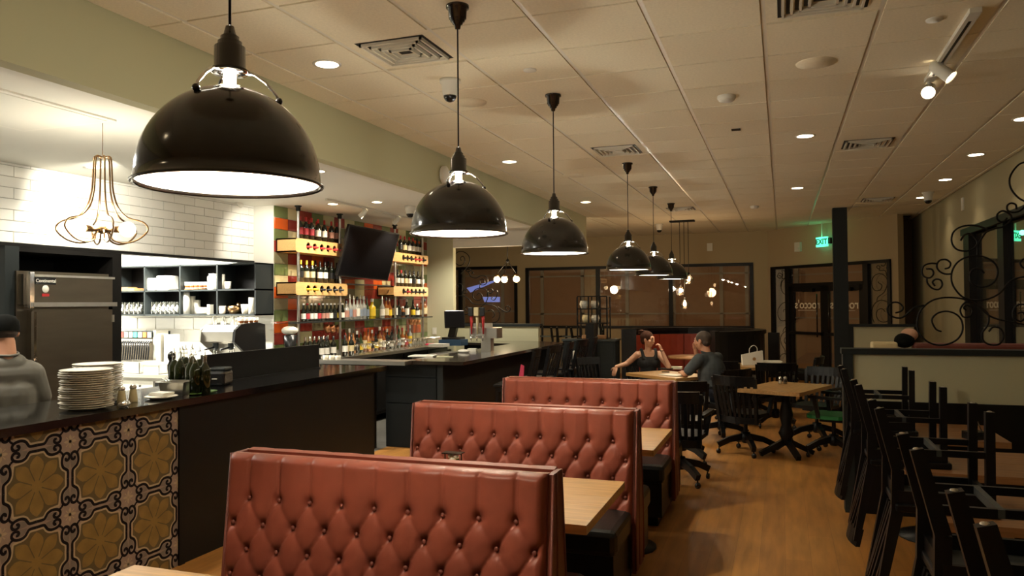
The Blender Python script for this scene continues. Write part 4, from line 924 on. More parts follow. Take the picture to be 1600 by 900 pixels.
# wine racks (wooden boxes with six round holes)
def rack(y0,y1,z0,z1,label,hy,capm,key):
    t3=root('wine_rack',label,'wine rack',(-5.84,(y0+y1)/2,z0),0,'wooden wine racks on the bar wall'); L=t3.location
    lb(MB(),t3,-5.985,-5.70,y0,y1,z1-.018,z1).build('top_board','rack_wood',t3); lb(MB(),t3,-5.985,-5.70,y0,y1,z0,z0+.018).build('bottom_board','rack_wood',t3)
    lb(MB(),t3,-5.985,-5.70,y0,y0+.02,z0,z1).build('end_board','rack_wood',t3); lb(MB(),t3,-5.985,-5.70,y1-.02,y1,z0,z1).build('end_board','rack_wood',t3)
    lb(MB(),t3,-5.985,-5.97,y0,y1,z0,z1).build('back_board','black_paint',t3)
    m_=MB(); zc=(z0+z1)/2-L.z; hh=(z1-z0)/2-.018; r=.047; prev=y0+.02; n_=20
    for y in hy:
        a,b=y-.062,y+.062
        if a>prev: m_.box(-5.715-L.x,-5.70-L.x,prev-L.y,a-L.y,zc-hh,zc+hh)
        xf,xb=-5.70-L.x,-5.715-L.x; ring=[];sqr=[]
        for k in range(n_):
            t_=2*PI*(k+.5)/n_; c,s=math.cos(t_),math.sin(t_); f_=min(.062/max(abs(c),1e-6),hh/max(abs(s),1e-6)); ring.append((y-L.y+r*c,zc+r*s)); sqr.append((y-L.y+f_*c,zc+f_*s))
        vs=[(xf,*p) for p in ring]+[(xf,*p) for p in sqr]+[(xb,*p) for p in ring]
        m_.add(vs,[(k,(k+1)%n_,n_+(k+1)%n_,n_+k) for k in range(n_)]+[(k,2*n_+k,2*n_+(k+1)%n_,(k+1)%n_) for k in range(n_)])
        for sy in (-1,1):
            for sz in (-1,1):
                cs=(y-L.y+sy*.062,zc+sz*hh); near=sorted(range(n_),key=lambda k:(sqr[k][0]-cs[0])**2+(sqr[k][1]-cs[1])**2)[:2]
                m_.add([(xf,*cs)]+[(xf,*sqr[k]) for k in near],[(0,1,2)])
        prev=b
    m_.box(-5.715-L.x,-5.70-L.x,prev-L.y,y1-.02-L.y,zc-hh,zc+hh); m_.build('front_board','rack_wood',t3)
    for k,y in enumerate(hy):
        q=root('wine_bottle',ORD[k]+' laid wine bottle from the left, neck out of the '+key+' rack','bottle',(-5.955,y,zc+L.z-.008),0,'bottles laid in the '+key+' rack'); q.rotation_euler=(0,PI/2,0)
        MB().lathe([(.001,0),(.037,0),(.037,.14),(.03,.165),(.016,.19)],n=12).build('body','bottle_dark',q); MB().lathe([(.0155,.19),(.015,.305),(.001,.307)],n=12).build('capsule',capm[k],q)
Y_=lambda u,v=385:at(0,u,v,-5.70).y
h1=[Y_(u) for u in (482,492,503,513,523,532)]; 
rack(8.12,Y_(543,392),2.365,2.54,'upper left honey-coloured wine rack with six round holes',h1,['foil_red']*6,'upper left')
rack(8.12,Y_(543,453),1.826,1.99,'lower left wine rack, below the yellow-capped bottles',h1,['foil_yellow','foil_yellow']+['foil_black']*4,'lower left')
h2=[Y_(u) for u in (630.5,637,643,649.5,655.5,661.5)]
rack(Y_(613,403),Y_(669,406),2.375,2.52,'upper right wine rack, right of the television',h2,['foil_black']*3+['foil_red']*2+['foil_black'],'upper right')
rack(Y_(615,455),Y_(669,457),1.83,1.985,'lower right wine rack, below the television',h2,['foil_black','foil_red']+['foil_black']*4,'lower right')
# glass shelves
gs=root('glass_bottle_shelf','long thin glass shelf carrying the beer and spirits bottles','shelf',(-5.83,10.2,1.475))
ya,yb=at(0,452,505,-5.72).y,at(0,676,495,-5.72).y
MB().box(-.15,.11,ya-10.2,yb-10.2,0,.012).build('glass_board','drink_glass',gs); MB().box(.10,.112,ya-10.2,yb-10.2,-.006,.013).build('edge_rail','charcoal',gs)
gs=root('glass_bottle_shelf','short glass shelf between the two lower wine racks under the television','shelf',(-5.83,9.97,1.985))
MB().box(-.15,.11,9.33-9.97,10.62-9.97,0,.012).build('glass_board','drink_glass',gs); MB().box(.10,.112,9.33-9.97,10.62-9.97,-.006,.013).build('edge_rail','charcoal',gs)
bmc={}
def bottle(u,z,kind,mats,H,R,label,group,x=-5.80,v=430):
    y=at(0,u,v,x).y; t3=root('bottle',label,'bottle',(x,y,z),0,group); key=(kind,mats,H,R)
    if key not in bmc:
        full_=bottle_mesh(kind,mats,H,R); 
        def sub(i,nm):
            m2=MB(); idx=[p for p in full_.polygons if p.material_index==i]; used={}
            vs=[];fs=[]
            for p in idx:
                f=[]
                for vi in p.vertices:
                    if vi not in used: used[vi]=len(vs); vs.append(tuple(full_.vertices[vi].co))
                    f.append(used[vi])
                fs.append(f)
            m2.add(vs,fs,True); return m2.mesh(nm,[mats[i]])
        bmc[key]=(sub(0,'body'),sub(1,'cap'),sub(2,'label'))
    for nm,me in zip(('body','cap','label'),bmc[key]): inst(nm,me,t3)
    return t3
top=[(469,'foil_red','label_red'),(478,'foil_red','label_red'),(487,'foil_red','label_red'),(497.5,'foil_red','label_white'),(507,'foil_red','label_white'),(518,'foil_red','label_pink'),(526.5,'foil_red','label_pink')]
DS={'foil_red':'red-capped','foil_yellow':'yellow-capped','foil_black':'black-capped','label_red':'red','label_white':'white','label_pink':'pink','label_black':'black','label_cream':'cream','label_yellow':'yellow','label_blue':'blue'}
def wrow(rows,z,place,H,x=-5.80,R=.037):
    for k,(u,c,l) in enumerate(rows): bottle(u,z,'wine',('bottle_dark',c,l),H,R,'%s from left, %s wine bottle with %s label on the %s'%(ORD[k],DS[c],DS[l],place),'wine bottles on the '+place,x)
wrow(top,2.542,'upper left rack',.30)
wrow([(483,'foil_red','label_red'),(495,'foil_red','label_black')],2.542,'upper left rack rear row',.29,-5.90)
wrow([(470,'foil_yellow','label_black'),(479,'foil_yellow','label_cream'),(488,'foil_yellow','label_cream'),(500,'foil_black','label_white'),(508,'foil_black','label_white'),(518,'foil_black','label_black'),(526.5,'foil_black','label_black')],1.992,'lower left rack',.29)
wrow([(493,'foil_black','label_black'),(513,'foil_black','label_black')],1.992,'lower left rack rear row',.31,-5.9)
wrow([(626,'foil_red','label_black'),(632.5,'foil_red','label_cream'),(639.5,'foil_red','label_white'),(645.5,'foil_red','label_white'),(652,'foil_black','label_white'),(658,'foil_black','label_white')],2.522,'upper right rack',.29)
wrow([(621,'foil_black','label_white'),(627,'foil_red','label_white'),(633.5,'foil_black','label_cream'),(640,'foil_black','label_white'),(646.5,'foil_black','label_black'),(653,'foil_black','label_white'),(659.5,'foil_black','label_white')],1.987,'lower right rack',.27)
# beers
beer=['label_white','label_red','label_white','label_white','label_red','label_pink','label_pink','label_white','label_black','label_yellow','label_white']
for k,lbm in enumerate(beer):
    bottle(474+6.1*k,1.488,'beer',('bottle_dark','foil_red' if k in(1,4) else 'label_white',lbm),.235,.031,ORD[k]+' beer bottle from the left on the glass shelf','beer bottles on the glass shelf')
sp=[('clearish','label_pink',.27,'square'),('clearish','label_blue',.36,'tall'),('clearish','label_pink',.34,'tall'),('clearish','label_white',.33,'square'),('clearish','label_blue',.35,'tall'),('clearish','label_blue',.34,'square'),('green_glass','label_blue',.34,'tall'),('yellow_drink','label_yellow',.30,'square'),('clearish','label_white',.34,'tall'),('amber','label_cream',.32,'square'),('amber','label_yellow',.31,'tall'),('bottle_dark','label_white',.32,'square'),('bottle_dark','label_black',.30,'tall'),('amber','label_black',.18,'square'),('bottle_dark','label_white',.30,'square'),('bottle_dark','label_yellow',.29,'tall'),('bottle_dark','label_white',.22,'square'),('amber','label_cream',.28,'tall'),('amber','label_cream',.31,'square')]
us=[541,546.5,552.5,558,563,568,573,581,597,603,608.5,617,623,629,635,645,651.5,657.5,663.5]
for k,((b_,l_,H,kd),u) in enumerate(zip(sp,us)):
    bottle(u,1.488,kd,(b_,'label_white' if k%3 else 'foil_black',l_),H,.055 if k==7 else (.042 if kd=='square' else .037),ORD[k]+' spirits bottle from the left on the glass shelf','spirits on the glass shelf')
lo=['amber','copper','copper','bottle_dark','green_glass','amber','copper','amber','bottle_dark','amber','amber','bottle_dark','bottle_dark','clearish','green_glass','amber','amber','clearish']
ll=['label_cream','label_yellow','label_black','label_black','label_yellow','label_cream','label_yellow','label_black','label_yellow','label_cream','label_white','label_black','label_white','label_pink','label_blue','label_white','label_red','label_yellow']
for k,(b_,l_) in enumerate(zip(lo,ll)):
    bottle(540+5.9*k,1.0,('tall','square')[k%2],(b_,'foil_red' if k%5==0 else ('label_white' if k%2 else 'foil_black'),l_),.30+.02*((k*7)%4),.036+.004*(k%3==0),ORD[k]+' spirits bottle from the left along the back bar counter','spirits on the back bar counter',-5.84,500)
for k in range(9): bottle(547+11*k,1.0,'tall',('amber' if k%2 else 'bottle_dark','foil_black','label_cream'),.30,.035,ORD[k]+' bottle of the rear row on the back bar counter','rear spirits on the back bar counter',-5.93,500)
for k in range(6): bottle(477+7*k,1.0,'wine',('bottle_dark','chrome','bottle_dark'),.29,.037,ORD[k]+' black bottle behind the black screen on the back bar','dark bottles behind the black screen',-5.80,540)
for k,(u,x) in enumerate(((502,-5.60),(510,-5.58),(521,-5.60),(539,-5.60),(549,-5.58))):
    bottle(u,1.0,'wine',('bottle_dark','foil_black','label_white' if k!=4 else 'label_cream'),.29,.038,ORD[k]+' open wine bottle from the left at the front edge of the back bar','wine bottles at the back bar edge',x,540)
# martini glasses in ranks
mg=MB().lathe([(.034,0),(.001,.003),(.004,.006),(.003,.085),(.042,.14)],n=10).mesh('martini_glass',['drink_glass'])
cgx=[-5.56,-5.62,-5.68,-5.74]
for r,x in enumerate(cgx):
    for k in range(15): 
        y=9.55+.18*k+.05*(r%2)
        if y<12.3: tag(inst('martini_glass',mg,None,(x,y,1.0)),ORD[k]+' stemmed glass from the left in the '+('back-bar rank nearest the room','second back-bar rank','third back-bar rank','back-bar rank nearest the wall')[r],'glass','stemmed glasses on the back bar counter')
# television
tvc=(at(0,546,352,-5.51)+at(0,614,365,-5.51)+at(0,604,437,-5.51)+at(0,534,432,-5.51))/4
t3=root('television','black flat television tilted down between the wine racks','television',tvc); T=Matrix.Rotation(math.radians(16),4,'Y')@Matrix.Rotation(math.radians(-6),4,'Z')
MB().rbox(-.03,.02,-.60,.60,-.36,.36,.01,T).build('casing','plastic_black',t3); MB().box(.0205,.022,-.575,.575,-.335,.335,T).build('screen','screen',t3); MB().box(-.3,-.03,-.08,.08,-.12,.12).build('wall_bracket','plastic_black',t3)
# grinder with cloth at left
y=at(0,456,530,-5.75).y; t3=root('coffee_grinder','black coffee grinder under a white cloth, left end of the back bar','grinder',(-5.78,y,1.0))
MB().lathe([(.08,.12),(.11,.33),(.001,.33)],n=4).build('hopper','plastic_black',t3); MB().box(-.08,.08,-.08,.08,0,.14).build('base','plastic_black',t3)
o=MB().ell((0,0,0),(.10,.11,.055),14,8).build('folded_cloth','paper',loc=(-5.78,y,1.0+.385)); tag(o,'crumpled white cloth on top of the black grinder','cloth')
for k,u in enumerate((511,519,529)):
    q=at(0,u,513,-5.78); o=root('copper_mug',ORD[k]+' hanging copper mug from the left below the glass shelf','mug',q,0,'left copper mugs below the glass shelf')
    T=Matrix.Rotation(.6,4,'X'); MB().lathe([(.001,-.05),(.038,-.05),(.042,.04),(.038,.04)],n=14,T=T).build('cup','copper',o); MB().tube([(.0,.03,.03),(0,.02,.09)],.004).build('hook','iron',o)
for k,u in enumerate((642,647,653)):
    q=at(0,u,503,-5.78); o=root('copper_mug',ORD[k]+' hanging copper mug from the left at the right end of the glass shelf','mug',q,0,'right copper mugs below the glass shelf')
    MB().lathe([(.001,-.05),(.035,-.045),(.04,.04),(.036,.04)],n=14).build('cup','copper',o); MB().tube([(.0,.0,.03),(0,.0,.06)],.004).build('hook','iron',o)
# till
q=at(0,700,545,-5.35); y0=11.95
t3=root('till','black touch-screen till on a blue cash drawer at the end of the bar','till',(-5.25,y0,1.0))
def tlb(u,v): return at(1,u,v,y0)
MB().box(-.20,.20,-.16,.16,0,.10).build('cash_drawer','blue_box',t3); MB().rbox(-.17,.17,-.12,.12,.10,.14,.012).build('base','plastic_black',t3)
MB().bar((-.03,0,.13),(.02,.02,.36),.12,.09).build('neck','plastic_black',t3)
T=Matrix.Translation((.03,-.02,.44))@Matrix.Rotation(.55,4,'Z')@Matrix.Rotation(-.28,4,'X'); MB().rbox(-.17,.17,-.02,.025,-.15,.15,.01,T).build('display','plastic_black',t3); MB().box(-.155,.155,-.022,-.0205,-.135,.135,T).build('screen','screen',t3)
tag(MB().rbox(-.12,.12,-.09,.09,0,.025,.01).build('pink_folder','pink',loc=(-5.62,11.95,1.001)),'bright pink folder left of the till','folder')
tag(MB().box(-.14,.12,-.13,.13,0,.05).build('bar_caddy','plastic_white',loc=(-5.3,11.5,1.0)),'low white tray of bar tools in front of the till','tray')
# steel sinks and cabinet ends under till
t3=root('ice_bin','stainless ice bin and drawers inside the bar, below the till','bin',(-5.0,11.2,0)); MB().box(-.35,.25,-.6,.75,.1,.90).build('bin_body','steel_dull',t3); MB().box(.25,.262,-.55,.1,.55,.72).box(.25,.262,-.55,.1,.75,.88).build('drawer_fronts','steel',t3); MB().box(-.3,.2,-.5,.6,.90,.91).build('lid','steel',t3)
# ================================================================== FRONT BAR
fb_=root('front_bar','L-shaped dark bar with glossy brown-black top and slate end panels','bar',(-3.9,10.4,0))
lb(MB().prism([(-4.20+3.9,8.06-10.4),(-3.42+3.9,8.06-10.4),(-3.42+3.9,12.35-10.4),(-3.9+3.9,12.75-10.4),(-5.2+3.9,12.75-10.4),(-5.2+3.9,12.15-10.4),(-4.20+3.9,11.9-10.4)],1.0,1.04),fb_,0,0,0,0,0,0) if False else MB().prism([(-.30,-2.34),(.48,-2.34),(.48,1.95),(0,2.35),(-1.3,2.35),(-1.3,1.75),(-.30,1.5)],1.0,1.04).build('bar_top','bar_stone',fb_)
lb(MB(),fb_,-4.50,-3.76,8.22,8.30,0,1.0).build('end_wall','slate_panel',fb_)
for z0,z1 in ((0,.52),(.525,.83),(.835,1.0)): 
    lb(MB(),fb_,-4.47,-3.83,8.205,8.22,z0+.005,z1-.002).build('end_panel','slate_panel',fb_)
lb(MB(),fb_,-3.81,-3.74,8.20,8.25,0,1.0).build('corner_post','charcoal',fb_)
lb(MB(),fb_,-4.10,-3.78,8.30,12.3,0,1.0).build('front_carcass','black_paint',fb_); lb(MB(),fb_,-5.2,-3.78,12.3,12.6,0,1.0).build('return_carcass','black_paint',fb_)
MB().tube([(-3.6+3.9,8.4-10.4,.2),(-3.6+3.9,12.3-10.4,.2)],.022).build('foot_rail','brass',fb_)
# beer tap tower
q=at(2,766,550,1.04); t3=root('beer_tap_tower','square steel T-shaped beer tower with tap handles on the bar','beer tower',(q.x,q.y,1.04))
k_=lambda u,v:at(1,u,v,q.y)-Vector((q.x,q.y,1.04))
a=k_(754,523);b_=k_(769,523); MB().box(a.x,b_.x,-.06,.06,0,a.z).build('column_post','steel',t3)
a=k_(738,528);b_=k_(780,512); MB().box(a.x,b_.x,-.10,.12,a.z,b_.z).build('head_box','steel',t3)
for k,(u,mm) in enumerate(((743,'foil_red'),(752,'label_cream'),(761,'foil_red'))):
    c=k_(u,517); c2=k_(u,480); MB().tube([(c.x,-.14,c.z-.04),(c.x,-.14,c.z+.10),(c.x,-.15,c2.z-.04)],[.01,.018,.028],8).build('tap_handle',mm,t3); MB().rbox(c.x-.035,c.x+.035,-.19,-.15,c2.z-.12,c2.z,.01).build('handle_badge','label_black' if mm=='foil_red' else 'label_cream',t3)
    MB().tube([(c.x,-.10,c.z-.06),(c.x,-.16,c.z-.07),(c.x,-.165,c.z-.13)],.008).build('spout','chrome',t3)
for u,lb_ in ((745,'small steel box on top of the beer tower'),(762,'white card holder on top of the beer tower')):
    c=at(1,u,512,q.y); tag(MB().box(-.05,.05,-.03,.03,0,.06).build('small_box','plastic_white' if u>750 else 'steel',loc=(c.x,q.y+.03,c.z)),lb_,'box')
def onbar(u,v,mb,nm,m,lb_,cat,rz=0,z=1.04):
    q=at(2,u,v,z); o=mb.build(nm,m,loc=q); o.rotation_euler=(0,0,rz); return tag(o,lb_,cat)
onbar(660,557,MB().box(-.16,.16,-.10,.10,0,.012).box(-.12,.18,-.09,.07,.012,.02),'newspaper','paper','crumpled printed paper at the near corner of the bar top','paper',.2)
onbar(695,558,MB().box(-.1,.1,-.06,.06,0,.008),'green_menu','sage','pale green menu lying on the bar corner','menu',.3)
onbar(725,551,MB().ell((0,0,.02),(.09,.06,.025)),'cloth','paper','small white cloth left of the beer tower','cloth'); onbar(738,549,MB().box(-.06,.06,-.05,.05,0,.04),'napkin_stack','paper','stack of white napkins beside the beer tower','napkins',.2)
# ================================================================== BOOTHS
BW=1.47
def tuft_panel(w,h,nx=190,nz=92):
    us=np.linspace(-w/2,w/2,nx); zs=np.linspace(0,h,nz); U,Z=np.meshgrid(us,zs)
    sp_=w/9.5; rows=[]; zt_=h
    r1=zt_-.185; dz=.108
    k=0; z=r1
    while z>-.05:
        off=0 if k%2==0 else sp_/2
        rows.append((z,[(-w/2+sp_*.75+off-sp_/2*(0 if k%2==0 else 0))+sp_*i for i in range(-2,11)])); z-=dz; k+=1
    segs=[]
    for x in rows[0][1]: segs.append((x,rows[0][0],x,zt_+.05))
    for i in range(len(rows)-1):
        z0,xs0=rows[i]; z1,xs1=rows[i+1]
        for x in xs0:
            for y in xs1:
                if abs(x-y)<sp_*.55: segs.append((x,z0,y,z1))
    dmin=np.full(U.shape,9.); dweak=np.full(U.shape,9.)
    for a,b,c,d in segs:
        L2=(c-a)**2+(d-b)**2; t_=np.clip(((U-a)*(c-a)+(Z-b)*(d-b))/L2,0,1); dist=np.hypot(U-a-t_*(c-a),Z-b-t_*(d-b))
        if c>a+1e-6: dweak=np.minimum(dweak,dist)
        else: dmin=np.minimum(dmin,dist)
    bmin=np.full(U.shape,9.)
    for z,xs in rows:
        for x in xs: bmin=np.minimum(bmin,np.hypot(U-x,Z-z))
    pil=np.sqrt(np.clip(np.minimum(dmin,dweak*1.3+.012)/(sp_*.5),0,1))
    H=.009*(1-np.exp(-dmin/.006))+.0025*(1-np.exp(-dweak/.010))+.013*pil-.030*np.exp(-(bmin/.022)**1.4)
    edge=np.clip(np.minimum(w/2-np.abs(U),np.minimum(h-Z,.05))/.03,0,1); H=H*(.35+.65*np.sqrt(edge))-.028*(1-np.sqrt(np.clip(np.minimum(w/2-np.abs(U),h-Z)/.022,0,1)))
    # wrinkles near buttons
    H+= .0012*np.sin(np.arctan2(0*U+.001,U))*0
    vs=[(float(U[j,i]),float(-.03-H[j,i]),float(Z[j,i])) for j in range(nz) for i in range(nx)]
    n_=len(vs); vs+=[(float(us[i]),.03,float(zs[j])) for j,i in [(0,0),(0,nx-1),(nz-1,nx-1),(nz-1,0)]]
    fs=[(j*nx+i,j*nx+i+1,(j+1)*nx+i+1,(j+1)*nx+i) for j in range(nz-1) for i in range(nx-1)]
    m_=MB(); m_.add(vs,fs,True)
    m_.add([(x,y,z) for x,y,z in vs[:nx]]+[(x,.03,0) for x in us],[(i,i+1,nx+i+1,nx+i) for i in range(nx-1)])
    tp=[vs[(nz-1)*nx+i] for i in range(nx)]; m_.add(tp+[(x,.03,h) for x in us],[(i,i+1,nx+i+1,nx+i) for i in range(nx-1)],True)
    for c in (0,nx-1): sd=[vs[j*nx+c] for j in range(nz)]; m_.add(sd+[(us[c],.03,z) for z in zs],[(j,j+1,nz+j+1,nz+j) for j in range(nz-1)],True)
    m_.box(-w/2,w/2,.029,.031,0,h)
    me=m_.mesh('backrest',['leather']); 
    btn=[(x,z) for z,xs in rows for x in xs if abs(x)<w/2-.02 and .01<z<h-.03]
    return me,btn
PH=.66
tp_me,btns=tuft_panel(BW-.02,PH)
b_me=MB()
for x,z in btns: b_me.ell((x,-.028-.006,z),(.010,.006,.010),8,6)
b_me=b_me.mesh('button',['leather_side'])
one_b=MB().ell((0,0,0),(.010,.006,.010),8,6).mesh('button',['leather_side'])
def booth(x0,x1,yf,label,full=True):
    cx=(x0+x1)/2; t3=root('booth_bench',label,'booth',(cx,yf+.09,0),0,'tufted red leather booths'); w=x1-x0
    # backrests: front one leaning away from the sitter at its top
    zb=1.05-PH*math.cos(.10)
    for s in (1,-1):
        if s==1: o=inst('backrest',tp_me,t3,(0,-.058-PH*math.sin(.10)+.0,zb),(-.10,0,0))
        else: o=inst('backrest',tp_me,t3,(0,.058+PH*math.sin(.10),zb),(-.10,0,PI))
        if s==1:
            for x,z in btns: inst('button',one_b,o,(x,-.030,z))
    # side end panel (upholstered, wider at the foot) with piping
    for sx in ((1,-1) if full else (1,)):
        xx=sx*(w/2-.012)
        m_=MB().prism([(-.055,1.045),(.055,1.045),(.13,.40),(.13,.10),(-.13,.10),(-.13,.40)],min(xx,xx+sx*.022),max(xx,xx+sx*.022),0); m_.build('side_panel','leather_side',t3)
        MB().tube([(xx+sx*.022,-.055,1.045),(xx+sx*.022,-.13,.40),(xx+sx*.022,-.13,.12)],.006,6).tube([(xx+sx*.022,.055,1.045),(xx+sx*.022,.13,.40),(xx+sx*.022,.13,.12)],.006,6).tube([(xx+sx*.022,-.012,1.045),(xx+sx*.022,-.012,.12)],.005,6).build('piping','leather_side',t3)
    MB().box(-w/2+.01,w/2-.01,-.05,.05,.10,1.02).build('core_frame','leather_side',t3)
    for s in (-1,1):
        ya,yb=(-.60,-.115) if s<0 else (.115,.56)
        MB().rbox(-w/2+.0,w/2-.01,ya,yb,.33,.475,.035).build('seat','vinyl_black',t3)
        MB().box(-w/2+.02,w/2-.03,ya+.02 if s<0 else ya,yb if s<0 else yb-.02,.08,.34).build('seat_box','vinyl_black',t3)
        MB().box(-w/2+.06,w/2-.07,ya+.08 if s<0 else ya,yb if s<0 else yb-.08,0,.08).build('plinth','black_paint',t3)
    return t3
booth(-2.31,-.84,2.79,'nearest tufted red leather booth back, front of the photo')
booth(-2.31,-.84,4.575,'middle tufted red leather booth, under the second dome pendant')
booth(-2.31,-.84,6.33,'farthest tufted red leather booth, before the couple')
# booth tables
def plank_top(t3,x0,x1,y0,y1,z,th=.04,n_=5,lift=.0004,mat_='oak',rnd=random.Random(11),name='top_board'):
    w_=(y1-y0)/n_
    for k in range(n_): 
        m_=MB().mi(0).box(x0,x1,y0+w_*k+.0003,y0+w_*(k+1)-.0003,z-th,z-.0006*((k*5)%3)*lift*1000)
        o=m_.build(name,mat_,t3)
def booth_table(y0,y1,x0,x1,label):
    t3=root('booth_table',label,'table',((x0+x1)/2,(y0+y1)/2,0),0,'oak tables between the booths'); hx,hy=(x1-x0)/2,(y1-y0)/2
    plank_top(t3,-hx,hx,-hy,hy,.76)
    MB().box(-hx+.1,hx-.1,-.05,.05,.70,.72).build('under_rail','black_paint',t3)
    for sx in (-.45,.45):
        MB().lathe([(.03,.72),(.03,.05),(.05,.03),(.22,.012),(.22,0)],(sx,0,0),16).build('pedestal','black_paint',t3)
booth_table(1.33,2.20,-2.235,-.78,'nearest oak booth table, only its corner in view at the bottom left')
booth_table(3.176,4.02,-2.235,-.79,'oak booth table between the nearest and middle booths')
booth_table(4.913,5.786,-2.235,-.78,'oak booth table between the middle and farthest booths')
q=at(2,714,722,.76+.0); q=at(1,714,728,3.85); t3=root('flower_caddy','small dark caddy with a red and white floral jar on the first booth table','caddy',(q.x,3.80,.76))
MB().lathe([(.001,0),(.036,0),(.04,.07),(.036,.08)],n=16).build('jar','drink_glass',t3); MB().box(-.055,.055,-.03,.03,.138,.143).box(-.05,-.045,-.003,.003,0,.14).box(.045,.05,-.003,.003,0,.14).build('lid_plate','plastic_black',t3)
mb=MB()
for k in range(16): 
    a=k*2.4; mb.mi((0,1,1,2)[k%4]).ell((.024*math.cos(a),.024*math.sin(a),.09+.03*((k*3)%4)/3),(.013,.013,.011),8,6)
mb.build('flowers',['foil_red','paper','lettuce'],t3)
# ================================================================== CHAIRS AND TABLES
def cobj(mb,nm,m,t): return mb.build(nm,m,t)
def swivel_chair(seatm='chair_black'):
    t=root('swivel_chair','x','chair')
    def arcx(w_,yb,bow,z,n=7): return [(-w_/2+w_*i/(n-1),yb-bow*(1-((i/(n-1))*2-1)**2),z) for i in range(n)]
    pr=[(.23*math.cos(a)*(1 if abs(math.cos(a))<.9 else 1),.03+.23*math.sin(a)) for a in [i*2*PI/24 for i in range(24)]]
    sq=[(max(-.23,min(.23,1.22*x)),max(-.2,min(.25,.03+1.18*(y-.03)))) for x,y in pr]
    MB().prism(sq,.425,.465).build('seat',seatm,t)
    def railbar(z0,z1,w_,yb,bow,th,lean,n=9):
        m_=MB(); vs=[]
        for i in range(n):
            s=i/(n-1)*2-1; x=w_/2*s; y=yb-bow*(1-s*s)
            for z in (z0,z1):
                for dy in (0,th): vs.append((x,y+dy-lean*(z-z0),z))
        fs=[]
        for i in range(n-1):
            a=i*4;b=a+4
            fs+=[(a,b,b+2,a+2),(a+1,a+3,b+3,b+1),(a,a+1,b+1,b),(a+2,b+2,b+3,a+3)]
        fs+=[(0,2,3,1),((n-1)*4,(n-1)*4+1,(n-1)*4+3,(n-1)*4+2)]
        return m_.add(vs,fs,False)
    railbar(.775,.885,.50,-.25,.07,.025,.15).build('top_rail','chair_black',t)
    railbar(.36,.43,.44,-.17,.06,.025,.0).build('lower_rail','chair_black',t)
    for i in range(7):
        s=-.75+1.5*i/6; x0,x1=.22*s,.25*s; y0=-.165-.06*(1-s*s); y1=-.245-.07*(1-s*s)
        MB().bar((x0,y0+.01,.42),(x1,y1+.012,.785),.032,.014,up=(0,1,0)).build('slat','chair_black',t)
    for s in (-1,1):
        MB().bar((.225*s,-.165,.36),(.255*s,-.25,.86),.035,.03,up=(0,1,0)).build('back_post','chair_black',t)
        MB().bar((.25*s,-.22,.655),(.265*s,.14,.665),.055,.028).box(min(.235*s,.29*s),max(.235*s,.29*s),.10,.19,.65,.68).build('armrest','chair_black',t)
        MB().bar((.262*s,.13,.655),(.225*s,.10,.44),.035,.04,up=(0,1,0)).build('arm_post','chair_black',t)
    MB().box(-.12,.12,-.12,.12,.385,.425).lathe([(.022,.15),(.022,.39)],n=12).build('swivel_post','chair_black',t)
    MB().lathe([(.001,.245),(.05,.24),(.06,.15),(.04,.12),(.001,.12)],n=14).build('hub','chair_black',t)
    for k in range(4):
        a=PI/4+k*PI/2; c,s=math.cos(a),math.sin(a)
        lg=MB().bar((.03*c,.03*s,.19),(.20*c,.20*s,.155),.05,.07,a2=.05,b2=.06).bar((.19*c,.19*s,.157),(.31*c,.31*s,.10),.05,.06,a2=.048,b2=.06).build('leg','chair_black',t)
        MB().lathe([(.001,-.011),(.027,-.011),(.027,.011),(.001,.011)],(.305*c,.305*s,.028),12,T=Matrix.Rotation(a+.6,4,'Z')@Matrix.Rotation(PI/2,4,'X')).lathe([(.008,.03),(.008,.08)],(.30*c,.30*s,0),8).build('caster','plastic_black',lg)
    return t
